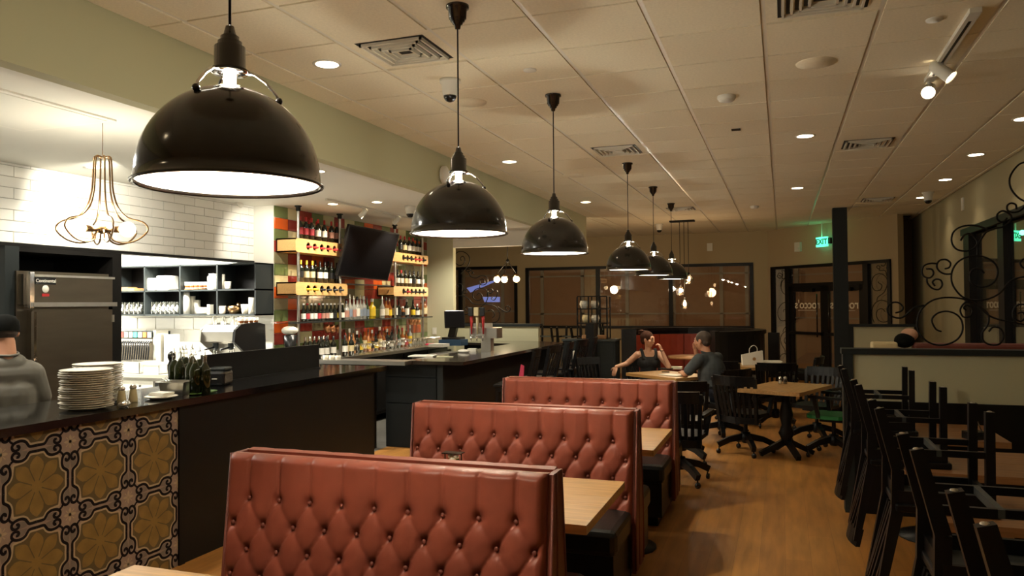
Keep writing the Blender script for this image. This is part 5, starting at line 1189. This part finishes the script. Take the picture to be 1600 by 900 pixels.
def slat_chair(seat=.45,backtop=.92,bar_=False):
    t=root('slat_chair' if not bar_ else 'bar_stool','x','chair' if not bar_ else 'stool')
    m='chair_black'
    MB().rbox(-.21,.21,-.20,.21,seat-.035,seat,.008).build('seat',m,t)
    MB().box(-.18,.18,-.17,.18,seat-.038,seat-.0355).build('seat_underside','chair_grey',t)
    MB().box(-.19,.19,.17,.19,seat-.09,seat-.035).box(-.19,.19,-.19,-.17,seat-.09,seat-.035).box(-.19,-.17,-.19,.19,seat-.09,seat-.035).box(.17,.19,-.19,.19,seat-.09,seat-.035).build('apron',m,t)
    for s in (-1,1):
        MB().bar((.157*s,.18,0),(.165*s,.175,seat-.03),.036,.036,up=(0,1,0)).build('leg',m,t)
        MB().bar((.157*s,-.255,0),(.168*s,-.185,seat*.6),.036,.04,up=(0,1,0),b2=.05).bar((.168*s,-.185,seat*.6),(.17*s,-.19,seat),.036,.05,up=(0,1,0)).bar((.17*s,-.19,seat),(.185*s,-.28,backtop-.03),.034,.05,up=(0,1,0),b2=.032).build('rear_leg',m,t)
        MB().bar((.162*s,.18,seat*.42),(.165*s,-.22,seat*.42),.02,.028).build('side_stretcher',m,t)
        for y in (.18,-.255): MB().lathe([(.001,-.006),(.009,-.004),(.011,.0)],(.157*s,y,0),10).build('glide','steel',t)
    MB().bar((-.175,-.02,seat*.42),(.175,-.02,seat*.42),.02,.028).build('cross_stretcher','chair_grey',t)
    if bar_: MB().bar((-.175,.18,seat*.3),(.175,.18,seat*.3),.02,.03).build('foot_rest','steel',t)
    H=backtop
    m_=MB(); n=7; vs=[]
    for i in range(n):
        s=i/(n-1)*2-1
        for z,yy in ((H-.10,-.262),(H,-.285)):
            for dy in (0,.022): vs.append((.20*s,yy-.035*(1-s*s)+dy,z))
    fs=[]
    for i in range(n-1):
        a=i*4;b=a+4; fs+=[(a,b,b+2,a+2),(a+1,a+3,b+3,b+1),(a,a+1,b+1,b),(a+2,b+2,b+3,a+3)]
    fs+=[(0,2,3,1),((n-1)*4,(n-1)*4+1,(n-1)*4+3,(n-1)*4+2)]
    m_.add(vs,fs).build('top_rail',m,t)
    for i in range(5):
        x=-.12+.06*i; MB().bar((x,-.19,seat+.02),(x,-.265-.03*(1-(x/.2)**2),H-.09),.026,.012,up=(0,1,0)).build('slat',m,t)
    return t
def put_chair(proto_used,proto,loc,face,label,group=None,flip=False):
    o=proto if not proto_used[0] else dup(proto); proto_used[0]=True
    rz=math.atan2(face[1],face[0])-PI/2
    o.location=loc; o.rotation_euler=(0,PI if flip else 0,rz); o['label']=label
    if group: o['group']=group
    elif 'group' in o: del o['group']
    return o
sw=swivel_chair(); su=[False]; G='black wooden swivel chairs in the dining area'
put_chair(su,sw,(-.40,9.02,0),(.45,.89),'black swivel chair with its slatted back to us, left of the right-hand table',G)
put_chair(su,sw,(-.93,7.42,0),(.12,1),'nearest black swivel chair, half hidden behind the farthest red booth',G)
put_chair(su,sw,(-1.02,8.35,0),(-.15,1),'swivel chair whose pale-lit curved top rail shows above the nearest swivel chair',G)
put_chair(su,sw,(-.72,9.83,0),(-.80,.60),'black swivel chair the man in grey sits on',G)
put_chair(su,sw,(-.10,11.05,0),(-.1,1),'black swivel chair behind the salt shakers, its back to us',G)
put_chair(su,sw,(.38,9.95,0),(-.5,-.86),'blue-grey lit swivel chair facing us behind the right-hand table',G)
put_chair(su,sw,(.25,12.2,0),(-1,.2),'brownish backed swivel chair by the entrance doors',G)
put_chair(su,sw,(-.75,11.2,0),(.25,1),'black swivel chair between the man and the table of papers',G)
put_chair(su,sw,(-1.78,10.98,0),(.55,-.83),'black swivel chair the woman sits on',G)
sw2=swivel_chair('green_seat'); put_chair([False],sw2,(.52,9.12,0),(-.96,.3),'black swivel chair with a green seat pad at the right-hand table',G)
put_chair([False],slat_chair(),(-2.42,10.55,0),(.75,-.66),'black side chair the woman rests her hand on, behind the farthest booth','side chairs on the floor')
sc=slat_chair(); cu_=[False]; G2='black slat chairs turned upside down on the right-hand tables'
TB=[(1.70,2.45),(2.65,3.38),(3.68,4.43),(4.72,5.47),(5.85,6.60)]
for k,(y,lb_) in enumerate(((2.08,'nearest upturned black chair, mostly out of frame at bottom right'),(2.98,'second upturned black chair from the camera on the right-hand tables'),(4.0,'third upturned black chair from the camera on the right-hand tables'),(5.02,'fourth upturned black chair, its back hanging low beside the table'),(6.12,'farthest upturned black chair, legs against the sage partition'))):
    put_chair(cu_,sc,(.665,y,.762+.45),(1,0),lb_,G2,True)
for k,(a,b_) in enumerate(TB):
    t3=root('square_table',['nearest','second','third','fourth','farthest'][k]+' wooden table from the camera in the right-hand row','table',(1.01,(a+b_)/2,0),0,'tables under the upturned chairs'); h=(b_-a)/2
    plank_top(t3,-.38,.40,-h,h,.76,n_=4,mat_='oak_dark')
    MB().lathe([(.03,.72),(.03,.05),(.05,.03),(.24,.014),(.24,0)],n=18).build('pedestal','black_paint',t3); MB().box(-.25,.25,-.03,.03,.69,.72).box(-.03,.03,-.25,.25,.69,.72).build('top_bracket','black_paint',t3)
for y,lb_ in ((4.2,'third table'),(5.95,'farthest table')):
    t3=root('table_caddy','small wire menu holder on the '+lb_+' of the right-hand row','caddy',(1.22,y,.76),.4); MB().box(-.06,.06,-.05,.05,0,.05).build('tray','plastic_black',t3); MB().tube([(-.05,0,.05),(0,0,.16),(.05,0,.05)],.004).build('wire_handle','steel',t3)
# chairs stacked beyond the low wall
t3=root('square_table','dark table with upturned chairs beyond the bar','table',(-4.25,15.3,0)); MB().box(-.85,.75,-.4,.4,.72,.76).build('top_board','oak_dark',t3); MB().lathe([(.03,.72),(.03,.05),(.25,.014),(.25,0)],n=14).build('pedestal','black_paint',t3)
for k,(x,f) in enumerate(((-5.0,(1,0)),(-4.53,(1,0)),(-4.06,(-1,0)),(-3.6,(-1,0)))):
    put_chair(cu_,sc,(x,15.07,.762+.45),(0,1) if k%2 else (.2,1),ORD[k]+' upturned chair from the left on the dark table beyond the bar','upturned chairs beyond the bar',True)
# bar stools
bs=slat_chair(.76,1.17,True); bu=[False]
for k,(x,y) in enumerate(((-3.00,8.62),(-2.98,9.40),(-3.0,10.15),(-3.0,10.9),(-3.0,11.6))):
    put_chair(bu,bs,(x,y,0),(-1,.15 if k%2 else -.12),['nearest','second','third','fourth','farthest'][k]+' black slat-back bar stool along the front bar','bar stools along the front bar')
o=MB().prism([(-.02,0),(.04,.0),(.05,.16),(.01,.18)],-.01,.01,1).build('pink_bag','pink',loc=at(1,813,585,8.75)); o.location.z-=.06; tag(o,'small pink and white bag hanging between the first two bar stools','bag')
q=at(1,899,560,11.6); o=MB().rbox(-.04,.04,-.02,.02,-.14,.12,.015).build('white_cloth','paper',loc=q); tag(o,'white cloth draped over the far bar stool','cloth')
# dining tables
def pedestal_table(c,ang_,lx,ly,label,mat_='oak_dark'):
    t3=root('dining_table',label,'table',(c[0],c[1],0),ang_); plank_top(t3,-lx/2,lx/2,-ly/2,ly/2,.76,n_=4,mat_=mat_)
    MB().lathe([(.05,.72),(.045,.6),(.075,.45),(.05,.34),(.085,.25),(.06,.2),(.05,.12),(.001,.12)],n=16).build('turned_column','black_paint',t3)
    for k in range(4):
        a=PI/4+k*PI/2; MB().bar((.03*math.cos(a),.03*math.sin(a),.16),(.30*math.cos(a),.30*math.sin(a),.03),.05,.06,b2=.05).build('foot','black_paint',t3)
    MB().box(-.22,.22,-.04,.04,.68,.72).build('top_bracket','black_paint',t3)
    return t3
pedestal_table((.03,8.99),math.radians(68.6),1.0,.67,'wooden table with glass shakers between the swivel chairs, right of centre','oak')
pedestal_table((-1.40,10.17),math.radians(-39.7),.96,.66,'wooden table the couple sit at','oak')
pedestal_table((-.36,12.0),math.radians(40),.80,.80,'pale lit table holding a paper bag and papers by the entrance','oak')
def shake2(x,y,lb_,m):
    t3=root('salt_shaker',lb_,'shaker',(x,y,.762)); MB().lathe([(.001,0),(.022,0),(.024,.01),(.018,.05),(.017,.06)],n=12).build('glass_body','drink_glass',t3); MB().lathe([(.001,.004),(.018,.004),(.015,.04),(.001,.04)],n=12).build('filling',m,t3); MB().lathe([(.019,.058),(.019,.08),(.001,.086)],n=12).build('cap','chrome',t3)
qa=at(2,1219,600,.762);qb=at(2,1227,600,.762); shake2(qa.x,qa.y,'left glass shaker on the right-hand dining table','paper'); shake2(qb.x,qb.y,'right glass shaker, darker filling, on the right-hand dining table','plastic_black')
t3=root('paper_bag','upright white paper gift bag with rope handle on the far table','bag',at(2,1177,570,.762),.3)
MB().add([(-.16,-.05,0),(.14,-.05,0),(.14,.05,0),(-.16,.05,0),(-.17,-.035,.15),(.13,-.035,.21),(.13,.03,.21),(-.17,.03,.15)],[(0,1,5,4),(1,2,6,5),(2,3,7,6),(3,0,4,7),(3,2,1,0)]).build('bag_body','paper',t3)
MB().tube(smooth([(-.06,-.03,.15),(-.06,-.03,.24),(.0,-.03,.29),(.05,-.03,.25),(.05,-.03,.18)],4),.006,6).build('rope_handle','paper',t3); MB().lathe([(.001,-.056),(.025,-.056)],(0,0,.09),14,T=Matrix.Rotation(-PI/2,4,'X')).build('bag_mark','oak_edge',t3)
q=at(2,1202,569,.762); o=MB().box(-.17,.15,-.12,.12,0,.035).box(-.14,.17,-.1,.12,.035,.05).build('paper_pile','paper',loc=q); o.rotation_euler=(0,0,.2); tag(o,'loose pile of white papers right of the paper bag','papers')
q=at(2,1052,586,.762); o=MB().box(-.16,.16,-.11,.11,0,.004).box(-.10,.16,-.13,.06,.004,.008).build('papers','paper',loc=q); o.rotation_euler=(0,0,-.6); tag(o,'white papers spread on the couple\'s table','papers')
q=at(2,1040,582,.772); o=MB().box(-.05,.05,-.01,.01,0,.012).build('pen','plastic_black',loc=q); tag(o,'dark pen on the papers on the couple\'s table','pen')
q=at(2,1040,577.5,.762); o=MB().rbox(-.09,.09,-.06,.06,0,.02,.006).build('wallet','plastic_black',loc=q); o.rotation_euler=(0,0,-.2); tag(o,'flat black bill folder on the far side of the couple\'s table','folder')
q=at(2,1057,576.5,.762); o=MB().box(-.08,.08,-.04,.04,0,.035).build('napkin_dish','porcelain',loc=q); tag(o,'low white dish between the couple','dish')
# sideboard and rack
q0=at(1,905,530,13.3); q1=at(1,966,530,13.3)
t3=root('service_cabinet','dark grey service cabinet carrying the black wire rack','cabinet',((q0.x+q1.x)/2-.16,13.42,0)); w_=(q1.x-q0.x)/2+.12; zc=at(1,930,530,13.3).z
MB().box(-w_,w_,-.2,.2,0,zc-.03).build('carcass','charcoal',t3); MB().box(-w_-.02,w_+.02,-.22,.22,zc-.03,zc).build('top_board','chair_grey',t3); MB().box(-w_+.03,-.01,-.215,-.2,.05,zc-.06).build('door_leaf','charcoal',t3); MB().box(.01,w_-.03,-.215,-.2,.05,zc-.06).build('door_leaf','charcoal',t3)
t4=root('wire_rack','open black wire rack of white crockery on the cabinet','rack',(0,13.5,zc)); x0,x1=at(1,905,500,13.5).x,at(1,951,500,13.5).x; t4.location.x=(x0+x1)/2; w_=(x1-x0)/2; hz=at(1,925,464,13.5).z-zc
for x in (-w_,-w_/6-.02,w_/3,w_):
    MB().box(x-.012,x+.012,-.14,-.116,0,hz).box(x-.01,x+.01,.116,.14,0,hz).build('upright','iron',t4)
for f_ in (.0,.36,.70,1): MB().box(-w_,w_,-.14,.14,hz*f_+.0,hz*f_+.018).build('shelf','iron',t4)
for k,(x,f_,m__,nm) in enumerate(((-.18,.70,'paper','stack of white bowls on the top rack shelf'),(.02,.70,'porcelain','white cups on the top rack shelf'),(-.14,.36,'label_cream','wicker bread basket on the middle rack shelf'),(.03,.36,'porcelain','white jug on the middle rack shelf'))):
    o=MB().lathe([(.001,0),(.05,0),(.08,.08),(.06,.14),(.001,.12)],n=14).build('bowl_stack','%s'%m__,loc=(t4.location.x+x,13.5,zc+hz*f_+.018)); tag(o,nm,'crockery')
for k in range(3):
    o=MB().lathe([(.001,0),(.033,0),(.033,.15),(.014,.2),(.014,.27),(.001,.27)],n=10).build('bottle',('plastic_black','paper','bottle_dark')[k],loc=(t4.location.x-.02+.09*k,13.38 if 0 else 13.5,zc+.018)); tag(o,('black','white','dark')[k]+' bottle standing at the foot of the wire rack','bottle')
o=MB().rbox(-.22,.22,-.09,.09,0,.07,.02).build('wooden_board','oak_dark',loc=(t4.location.x+.04,13.30+.09,zc)); tag(o,'low wooden tray on the service cabinet','tray')
# round booth
C0=Vector((-1.48,13.78,0)); t3=root('round_booth','dark framed horseshoe booth with red leather lining behind the couple','booth',C0)
def ringseg(r0,r1,z0,z1,a0,a1,n=28):
    m_=MB(); vs=[]
    for i in range(n+1):
        a=math.radians(a0+(a1-a0)*i/n); c,s=math.cos(a),math.sin(a)
        vs+=[(r0*c,r0*s,z0),(r1*c,r1*s,z0),(r1*c,r1*s,z1),(r0*c,r0*s,z1)]
    fs=[]
    for i in range(n):
        a=i*4;b=a+4
        for j in range(4): fs.append((a+j,a+(j+1)%4,b+(j+1)%4,b+j))
    fs+=[(0,3,2,1),(n*4,n*4+1,n*4+2,n*4+3)]
    return m_.add(vs,fs,False)
A0,A1=-66,193
ringseg(1.13,1.20,0,1.16,A0,A1).build('outer_shell','black_paint',t3); ringseg(1.06,1.23,1.16,1.22,A0,A1).build('top_rail','black_paint',t3)
for k in range(9): ringseg(.99,1.13,.45,1.10,A0+3+(A1-A0-6)*k/9+.3,A0+3+(A1-A0-6)*(k+1)/9-.3,4).build('back_cushion','leather_booth',t3)
ringseg(.50,1.10,.05,.38,A0+3,A1-3).build('seat_base','black_paint',t3); ringseg(.50,1.10,.38,.47,A0+3,A1-3).build('seat_cushion','leather_booth',t3)
for a in (A0,A1):
    r=math.radians(a); T=Matrix.Rotation(r,4,'Z'); MB().box(.98,1.24,-.035,.035,0,1.23,T).build('end_post','black_paint',t3)
t4=root('round_table','dark round table inside the horseshoe booth','table',(-1.45,13.7,0)); MB().lathe([(.001,.72),(.45,.72),(.45,.76),(.001,.76)],n=28).build('top_board','oak_dark',t4); MB().lathe([(.04,.72),(.04,.05),(.25,.02),(.25,0)],n=14).build('pedestal','black_paint',t4)
# seat tops and people glimpsed beyond the right partition
zl=at(1,1382,534,9.0).z; x0=at(1,1361,534,9.0).x; x1=at(1,1401,534,9.0).x
o=MB().rbox(x0-(x0+x1)/2,x1-(x0+x1)/2,-.1,.1,-.5,0,.02).build('booth_end','label_cream',loc=((x0+x1)/2,9.0,zl)); tag(o,'pale upholstered booth end just above the right foreground partition','seat')
x2=at(1,1425,534,9.0).x
b5=root('banquette','red-brown banquette back just showing above the right foreground partition','booth',(x2,9.0,0)); zz=at(1,1500,536,9.0).z; MB().rbox(0,2.40-x2,-.08,.08,.5,zz,.03).build('backrest','leather_side',b5); MB().box(0,2.40-x2,-.08,.5,0,.5).build('seat','vinyl_black',b5)
q=at(1,1413,532,9.0); o=MB().ell((0,0,0),(.10,.1,.08),16,10).mi(1).ell((.05,.02,.06),(.085,.07,.07),14,8).build('jacket_bundle',['cap_black','skin_pale'],loc=(q.x,9.0,q.z)); tag(o,'dark and pink bundle showing over the right foreground partition','bundle')
# ================================================================== PEOPLE
def caps(m_,p0,r0,p1,r1,n=16):
    p0,p1=Vector(p0),Vector(p1); m_.tube([p0+(p1-p0)*i/4 for i in range(5)],[r0+(r1-r0)*i/4 for i in range(5)],n); m_.ell(p0,(r0,r0,r0),n,8); m_.ell(p1,(r1,r1,r1),n,8)
def blob(mb,nm,m,t,vox=.007,sm=6):
    o=mb.build(nm,m,t); r=o.modifiers.new('remesh','REMESH'); r.mode='VOXEL'; r.voxel_size=vox; r.use_smooth_shade=True
    s=o.modifiers.new('smooth','SMOOTH'); s.iterations=sm; s.factor=.5
    return o
def head(m_,c,yaw,tilt=0,s=1.0):
    """head facing local +y, then turned"""
    T=Matrix.Translation(c)@Matrix.Rotation(yaw,4,'Z')@Matrix.Rotation(tilt,4,'X')@Matrix.Scale(s,4)
    E_=lambda p,r: m_.ell((0,0,0),r,18,12,T=T@Matrix.Translation(p))
    E_((0,-.012,.03),(.074,.092,.085)); E_((0,.022,-.04),(.060,.070,.068)); E_((0,.052,-.085),(.028,.028,.022)); E_((0,.078,.03),(.045,.022,.03))
    E_((0,.098,-.022),(.014,.020,.024)); E_((0,.100,.005),(.009,.012,.03)); E_((.03,.082,.012),(.016,.01,.011)); E_((-.03,.082,.012),(.016,.01,.011)); E_((0,.088,-.055),(.024,.012,.007)); E_((0,.087,-.067),(.020,.012,.007))
    for sx in (-1,1): E_((.078*sx,-.005,-.005),(.012,.022,.034)); E_((.045*sx,.06,-.02),(.022,.022,.02))
    return T
def face_bits(T,t,brow='hair_brown'):
    for sx in (-1,1):
        MB().ell((0,0,0),(.010,.006,.006),10,8,T=T@Matrix.Translation((.03*sx,.0915,.012))).build('eye','paper',t); MB().ell((0,0,0),(.0045,.003,.0045),8,6,T=T@Matrix.Translation((.03*sx,.0975,.012))).build('iris','plastic_black',t)
        MB().tube([T@Vector((.015*sx,.097,.032)),T@Vector((.03*sx,.099,.037)),T@Vector((.046*sx,.088,.033))],.0035,6).build('eyebrow',brow,t)
    MB().tube([T@Vector((-.02,.096,-.061)),T@Vector((0,.103,-.06)),T@Vector((.02,.096,-.061))],.0035,6).build('lips','leather_side',t)
def hand(m_,w_,d,palm,side=1,curl=.5,s=1.0):
    """w_ wrist, d pointing direction, palm = palm normal"""
    d=Vector(d).normalized(); pn=Vector(palm); pn=(pn-d*pn.dot(d)).normalized(); x=d.cross(pn)*side; w_=Vector(w_)
    B=Matrix((x,d,pn)).transposed().to_4x4()
    m_.ell(w_+d*.045*s,(.040*s,.048*s,.017*s),14,8,T=B)
    for k,(xx,L_) in enumerate(((-.029,.070),(-.010,.080),(.010,.075),(.028,.058))):
        b=w_+d*.082*s+x*xx*s; a=0; p=b; pts=[b-d*.02*s,b]
        for j in range(3):
            a+=curl*(.55 if j==0 else .8); p=p+(d*math.cos(a)+pn*math.sin(a))*(L_*s*(.45,.32,.26)[j]); pts.append(p)
        m_.tube(pts,[.0095*s,.0095*s,.009*s,.0082*s,.007*s],8); m_.ell(pts[-1],(.007*s,)*3,8,6)
    b=w_+d*.025*s-x*.032*s; pts=[b,b+(-x*.8+d*.7+pn*.2).normalized()*.035*s,b+(-x*.8+d*.7+pn*.2).normalized()*.035*s+(-x*.2+d+pn*.5).normalized()*.032*s]
    m_.tube(pts,[.013*s,.011*s,.008*s],8); m_.ell(pts[-1],(.008*s,)*3,8,6)
# ---- man at the table (local frame: facing +y)
def seated_legs(m_,zp,dy=.42,rt=.082,rk=.06,ra=.045,spread=.10):
    for sx in (-1,1):
        caps(m_,(.09*sx,.02,zp),rt,(spread*sx*1.3,dy,zp-.03),rk); caps(m_,(spread*sx*1.3,dy,zp-.03),rk,(spread*sx*1.3,dy+.04,.10),ra)
mn=root('person','man in a dark grey short-sleeved shirt sitting with his back to us at the table','person',(-.80,9.88,0),math.atan2(.50,-.86)-PI/2)
sk=MB()
neck=Vector((0,.13,1.06)); hc=Vector((-.01,.165,1.205))
caps(sk,(0,.09,1.0),.058,(0,.15,1.14),.056); Tm=head(sk,hc,.12,-.12,1.02)
caps(sk,(0,.0,.60),.10,(0,.06,.9),.10); caps(sk,(-.10,.08,.95),.06,(.10,.08,.95),.06)
SL,SR=Vector((-.19,.09,.985)),Vector((.19,.09,.985))   # left arm rests on the table, right arm raised to the face
EL,WL=Vector((-.27,.24,.80)),Vector((-.10,.42,.80)); ER,WR=Vector((.20,.37,.82)),Vector((.08,.34,1.08))
caps(sk,SL,.055,EL,.042); caps(sk,EL,.042,WL,.028); caps(sk,SR,.055,ER,.042); caps(sk,ER,.042,WR,.027)
hand(sk,WL,(WL-EL),(0,0,-1),1,.25); hand(sk,WR,(-.25,-.05,1),(-.3,-1,0),-1,.9)
blob(sk,'body','skin',mn); face_bits(Tm,mn)
sh=MB(); caps(sh,(0,.0,.56),.165,(0,.05,.80),.172); caps(sh,(0,.04,.78),.172,(0,.085,.93),.15); caps(sh,(-.13,.085,.96),.092,(.13,.085,.96),.092); caps(sh,SL,.078,SL.lerp(EL,.75),.066); caps(sh,SR,.078,SR.lerp(ER,.75),.066); caps(sh,(-.07,.10,1.02),.05,(.07,.10,1.02),.05)
sh.ell((0,-.02,.60),(.18,.13,.12)); sh.ell((0,.02,.82),(.19,.14,.2)); blob(sh,'shirt','cloth_dark',mn,.009)
co=MB().tube([(.062*math.cos(a),.115+.058*math.sin(a),1.065+.012*math.sin(a)) for a in [i*PI/8 for i in range(16)]],.014,8,closed=True).build('collar','cloth_dark',mn)
pn_=MB(); seated_legs(pn_,.56,.40,.092,.07,.055); caps(pn_,(-.07,-.02,.57),.12,(.07,-.02,.57),.12); blob(pn_,'trousers','jeans',mn,.012)
hr=MB(); hr.ell((0,0,0),(.083,.100,.088),18,12,T=Tm@Matrix.Translation((0,-.020,.038))); hr.ell((0,0,0),(.07,.05,.06),16,10,T=Tm@Matrix.Translation((0,-.05,-.015))); blob(hr,'hair','hair_short',mn,.007,3)
for sx in (-1,1): MB().rbox(-.045,.045,-.09,.16,0,.09,.03,Matrix.Translation((.13*sx,.48,0))).build('shoe','plastic_black',mn)
# ---- woman (faces roughly the camera, head turned to the man)
wm=root('person','woman in a black tank top, hair in a bun, chin on hand','person',(-1.80,10.93,0),math.atan2(-.93,.36)-PI/2)
sk=MB(); caps(sk,(0,.02,.62),.105,(0,.03,.80),.10); caps(sk,(-.05,.04,.88),.10,(.05,.04,.88),.10); caps(sk,(-.09,.035,.965),.062,(.09,.035,.965),.062); caps(sk,(0,.04,1.0),.045,(.012,.07,1.12),.044)
Tw=head(sk,Vector((.015,.09,1.175)),.85,-.08,.93)
SR,SL=Vector((.155,.035,.965)),Vector((-.155,.035,.965))
# local +x is her right side (viewer's left); arm stretched out to the neighbouring chair
ER,WR=Vector((.30,-.02,.83)),Vector((.47,.10,.80)); EL,WL=Vector((-.24,.25,.80)),Vector((-.150,.205,1.035))
caps(sk,SR,.048,ER,.038); caps(sk,ER,.038,WR,.024); caps(sk,SL,.048,EL,.036); caps(sk,EL,.036,WL,.023)
hand(sk,WR,(.4,.35,-.9),(-.2,-.6,-.4),1,.5,.9); hand(sk,WL,(.38,-.22,1),(.8,-.5,.1),1,1.15,.9)
blob(sk,'body','skin_pale',wm,.006); face_bits(Tw,wm)
tp=MB(); caps(tp,(0,.015,.56),.135,(0,.025,.75),.118); caps(tp,(-.055,.045,.86),.108,(.055,.045,.86),.108); tp.ell((.065,.11,.85),(.065,.055,.06)); tp.ell((-.065,.11,.85),(.065,.055,.06))
for sx in (-1,1): tp.tube(smooth([(.085*sx,.135,.90),(.095*sx,.10,.98),(.10*sx,.035,1.032),(.09*sx,-.03,1.0),(.07*sx,-.07,.93)],3),.024,8)
tp.ell((0,-.03,.92),(.12,.05,.09)); blob(tp,'tank_top','cloth_black',wm,.007)
pn_=MB(); seated_legs(pn_,.54,.40,.082,.06,.045,.08); caps(pn_,(-.06,-.02,.54),.12,(.06,-.02,.54),.12); blob(pn_,'trousers','jeans',wm,.012)
hr=MB(); hr.ell((0,0,0),(.090,.102,.094),18,12,T=Tw@Matrix.Translation((0,-.026,.042))); hr.ell((0,0,0),(.072,.05,.07),16,10,T=Tw@Matrix.Translation((0,-.065,-.01))); hr.ell((0,0,0),(.045,.042,.04),14,10,T=Tw@Matrix.Translation((0,-.115,.105))); blob(hr,'hair','hair_brown',wm,.006,3)
for k in range(3): MB().tube([Tw@Vector((.047*math.cos(a),-.115+.045*math.sin(a),.085+.02*k)) for a in [i*PI/7 for i in range(14)]],.009,6,closed=True).build('bun_strand','hair_brown',wm)
MB().tube([WL+Vector((.027*math.cos(a),.027*math.sin(a),-.01)) for a in [i*PI/6 for i in range(12)]],.005,6,closed=True).build('wrist_band','plastic_black',wm)
for sx in (-1,1): MB().rbox(-.04,.04,-.08,.15,0,.08,.025,Matrix.Translation((.104*sx,.48,0))).build('shoe','plastic_black',wm)
# ---- kitchen worker seen from behind
kw=root('person','man in a black backwards cap and grey t-shirt standing behind the counter, far left','person',(-4.86,3.70,0),PI/2-.42+.0)
sk=MB(); Tk=head(sk,Vector((0,.035,1.535)),0,-.16,.98); caps(sk,(0,-.02,1.34),.062,(0,.01,1.47),.058); caps(sk,(-.08,-.01,1.28),.06,(.08,-.01,1.28),.06); caps(sk,(0,0,.95),.09,(0,0,1.2),.09)
for sx in (-1,1):
    S_=Vector((.155*sx,-.01,1.25)); E1=Vector((.215*sx,.02,1.02)); W1=Vector((.15*sx,.24,.98)); caps(sk,S_,.05,E1,.044); caps(sk,E1,.044,W1,.028); hand(sk,W1,(-.1*sx,1,-.2),(0,0,-1),-sx,.6)
caps(sk,(-.09,0,.88),.10,(-.1,.02,.1),.05); caps(sk,(.09,0,.88),.10,(.1,.02,.1),.05)
blob(sk,'body','skin',kw,.008); face_bits(Tk,kw)
sh=MB(); caps(sh,(-.04,0,.86),.135,(-.05,0,1.12),.135); caps(sh,(.04,0,.86),.135,(.05,0,1.12),.135); caps(sh,(-.115,-.01,1.255),.095,(.115,-.01,1.255),.095); caps(sh,(-.05,-.015,1.32),.075,(.05,-.015,1.32),.075)
for sx in (-1,1): caps(sh,(.15*sx,-.01,1.25),.082,(.205*sx,.01,1.09),.072)
blob(sh,'shirt','cloth_grey',kw,.008,5)
tr=MB(); caps(tr,(-.09,0,.86),.115,(-.1,.02,.12),.075); caps(tr,(.09,0,.86),.115,(.1,.02,.12),.075); caps(tr,(-.06,0,.88),.13,(.06,0,.88),.13); blob(tr,'trousers','jeans',kw,.012)
cp=MB(); cp.lathe([(.088,-.012),(.092,.02),(.088,.06),(.070,.092),(.035,.108),(.001,.112)],n=28,T=Tk@Matrix.Translation((0,-.012,.008))@Matrix.Diagonal((.96,1.08,1,1))).build('cap','cap_black',kw)
MB().ell((0,0,0),(.055,.05,.008),16,6,T=Tk@Matrix.Translation((0,.105,.01))).build('cap_peak','cap_black',kw)
MB().ell((0,0,0),(.078,.088,.06),16,10,T=Tk@Matrix.Translation((0,-.014,.0))).build('hair','hair_short',kw)
MB().tube([(.07*math.cos(a),-.012+.066*math.sin(a),1.395+.012*math.sin(a)) for a in [i*PI/10 for i in range(20)]],.008,6,closed=True).build('neckband','cloth_grey',kw)
for sx in (-1,1): MB().rbox(-.045,.045,-.09,.17,0,.1,.03,Matrix.Translation((.1*sx,.03,0))).build('shoe','plastic_black',kw)
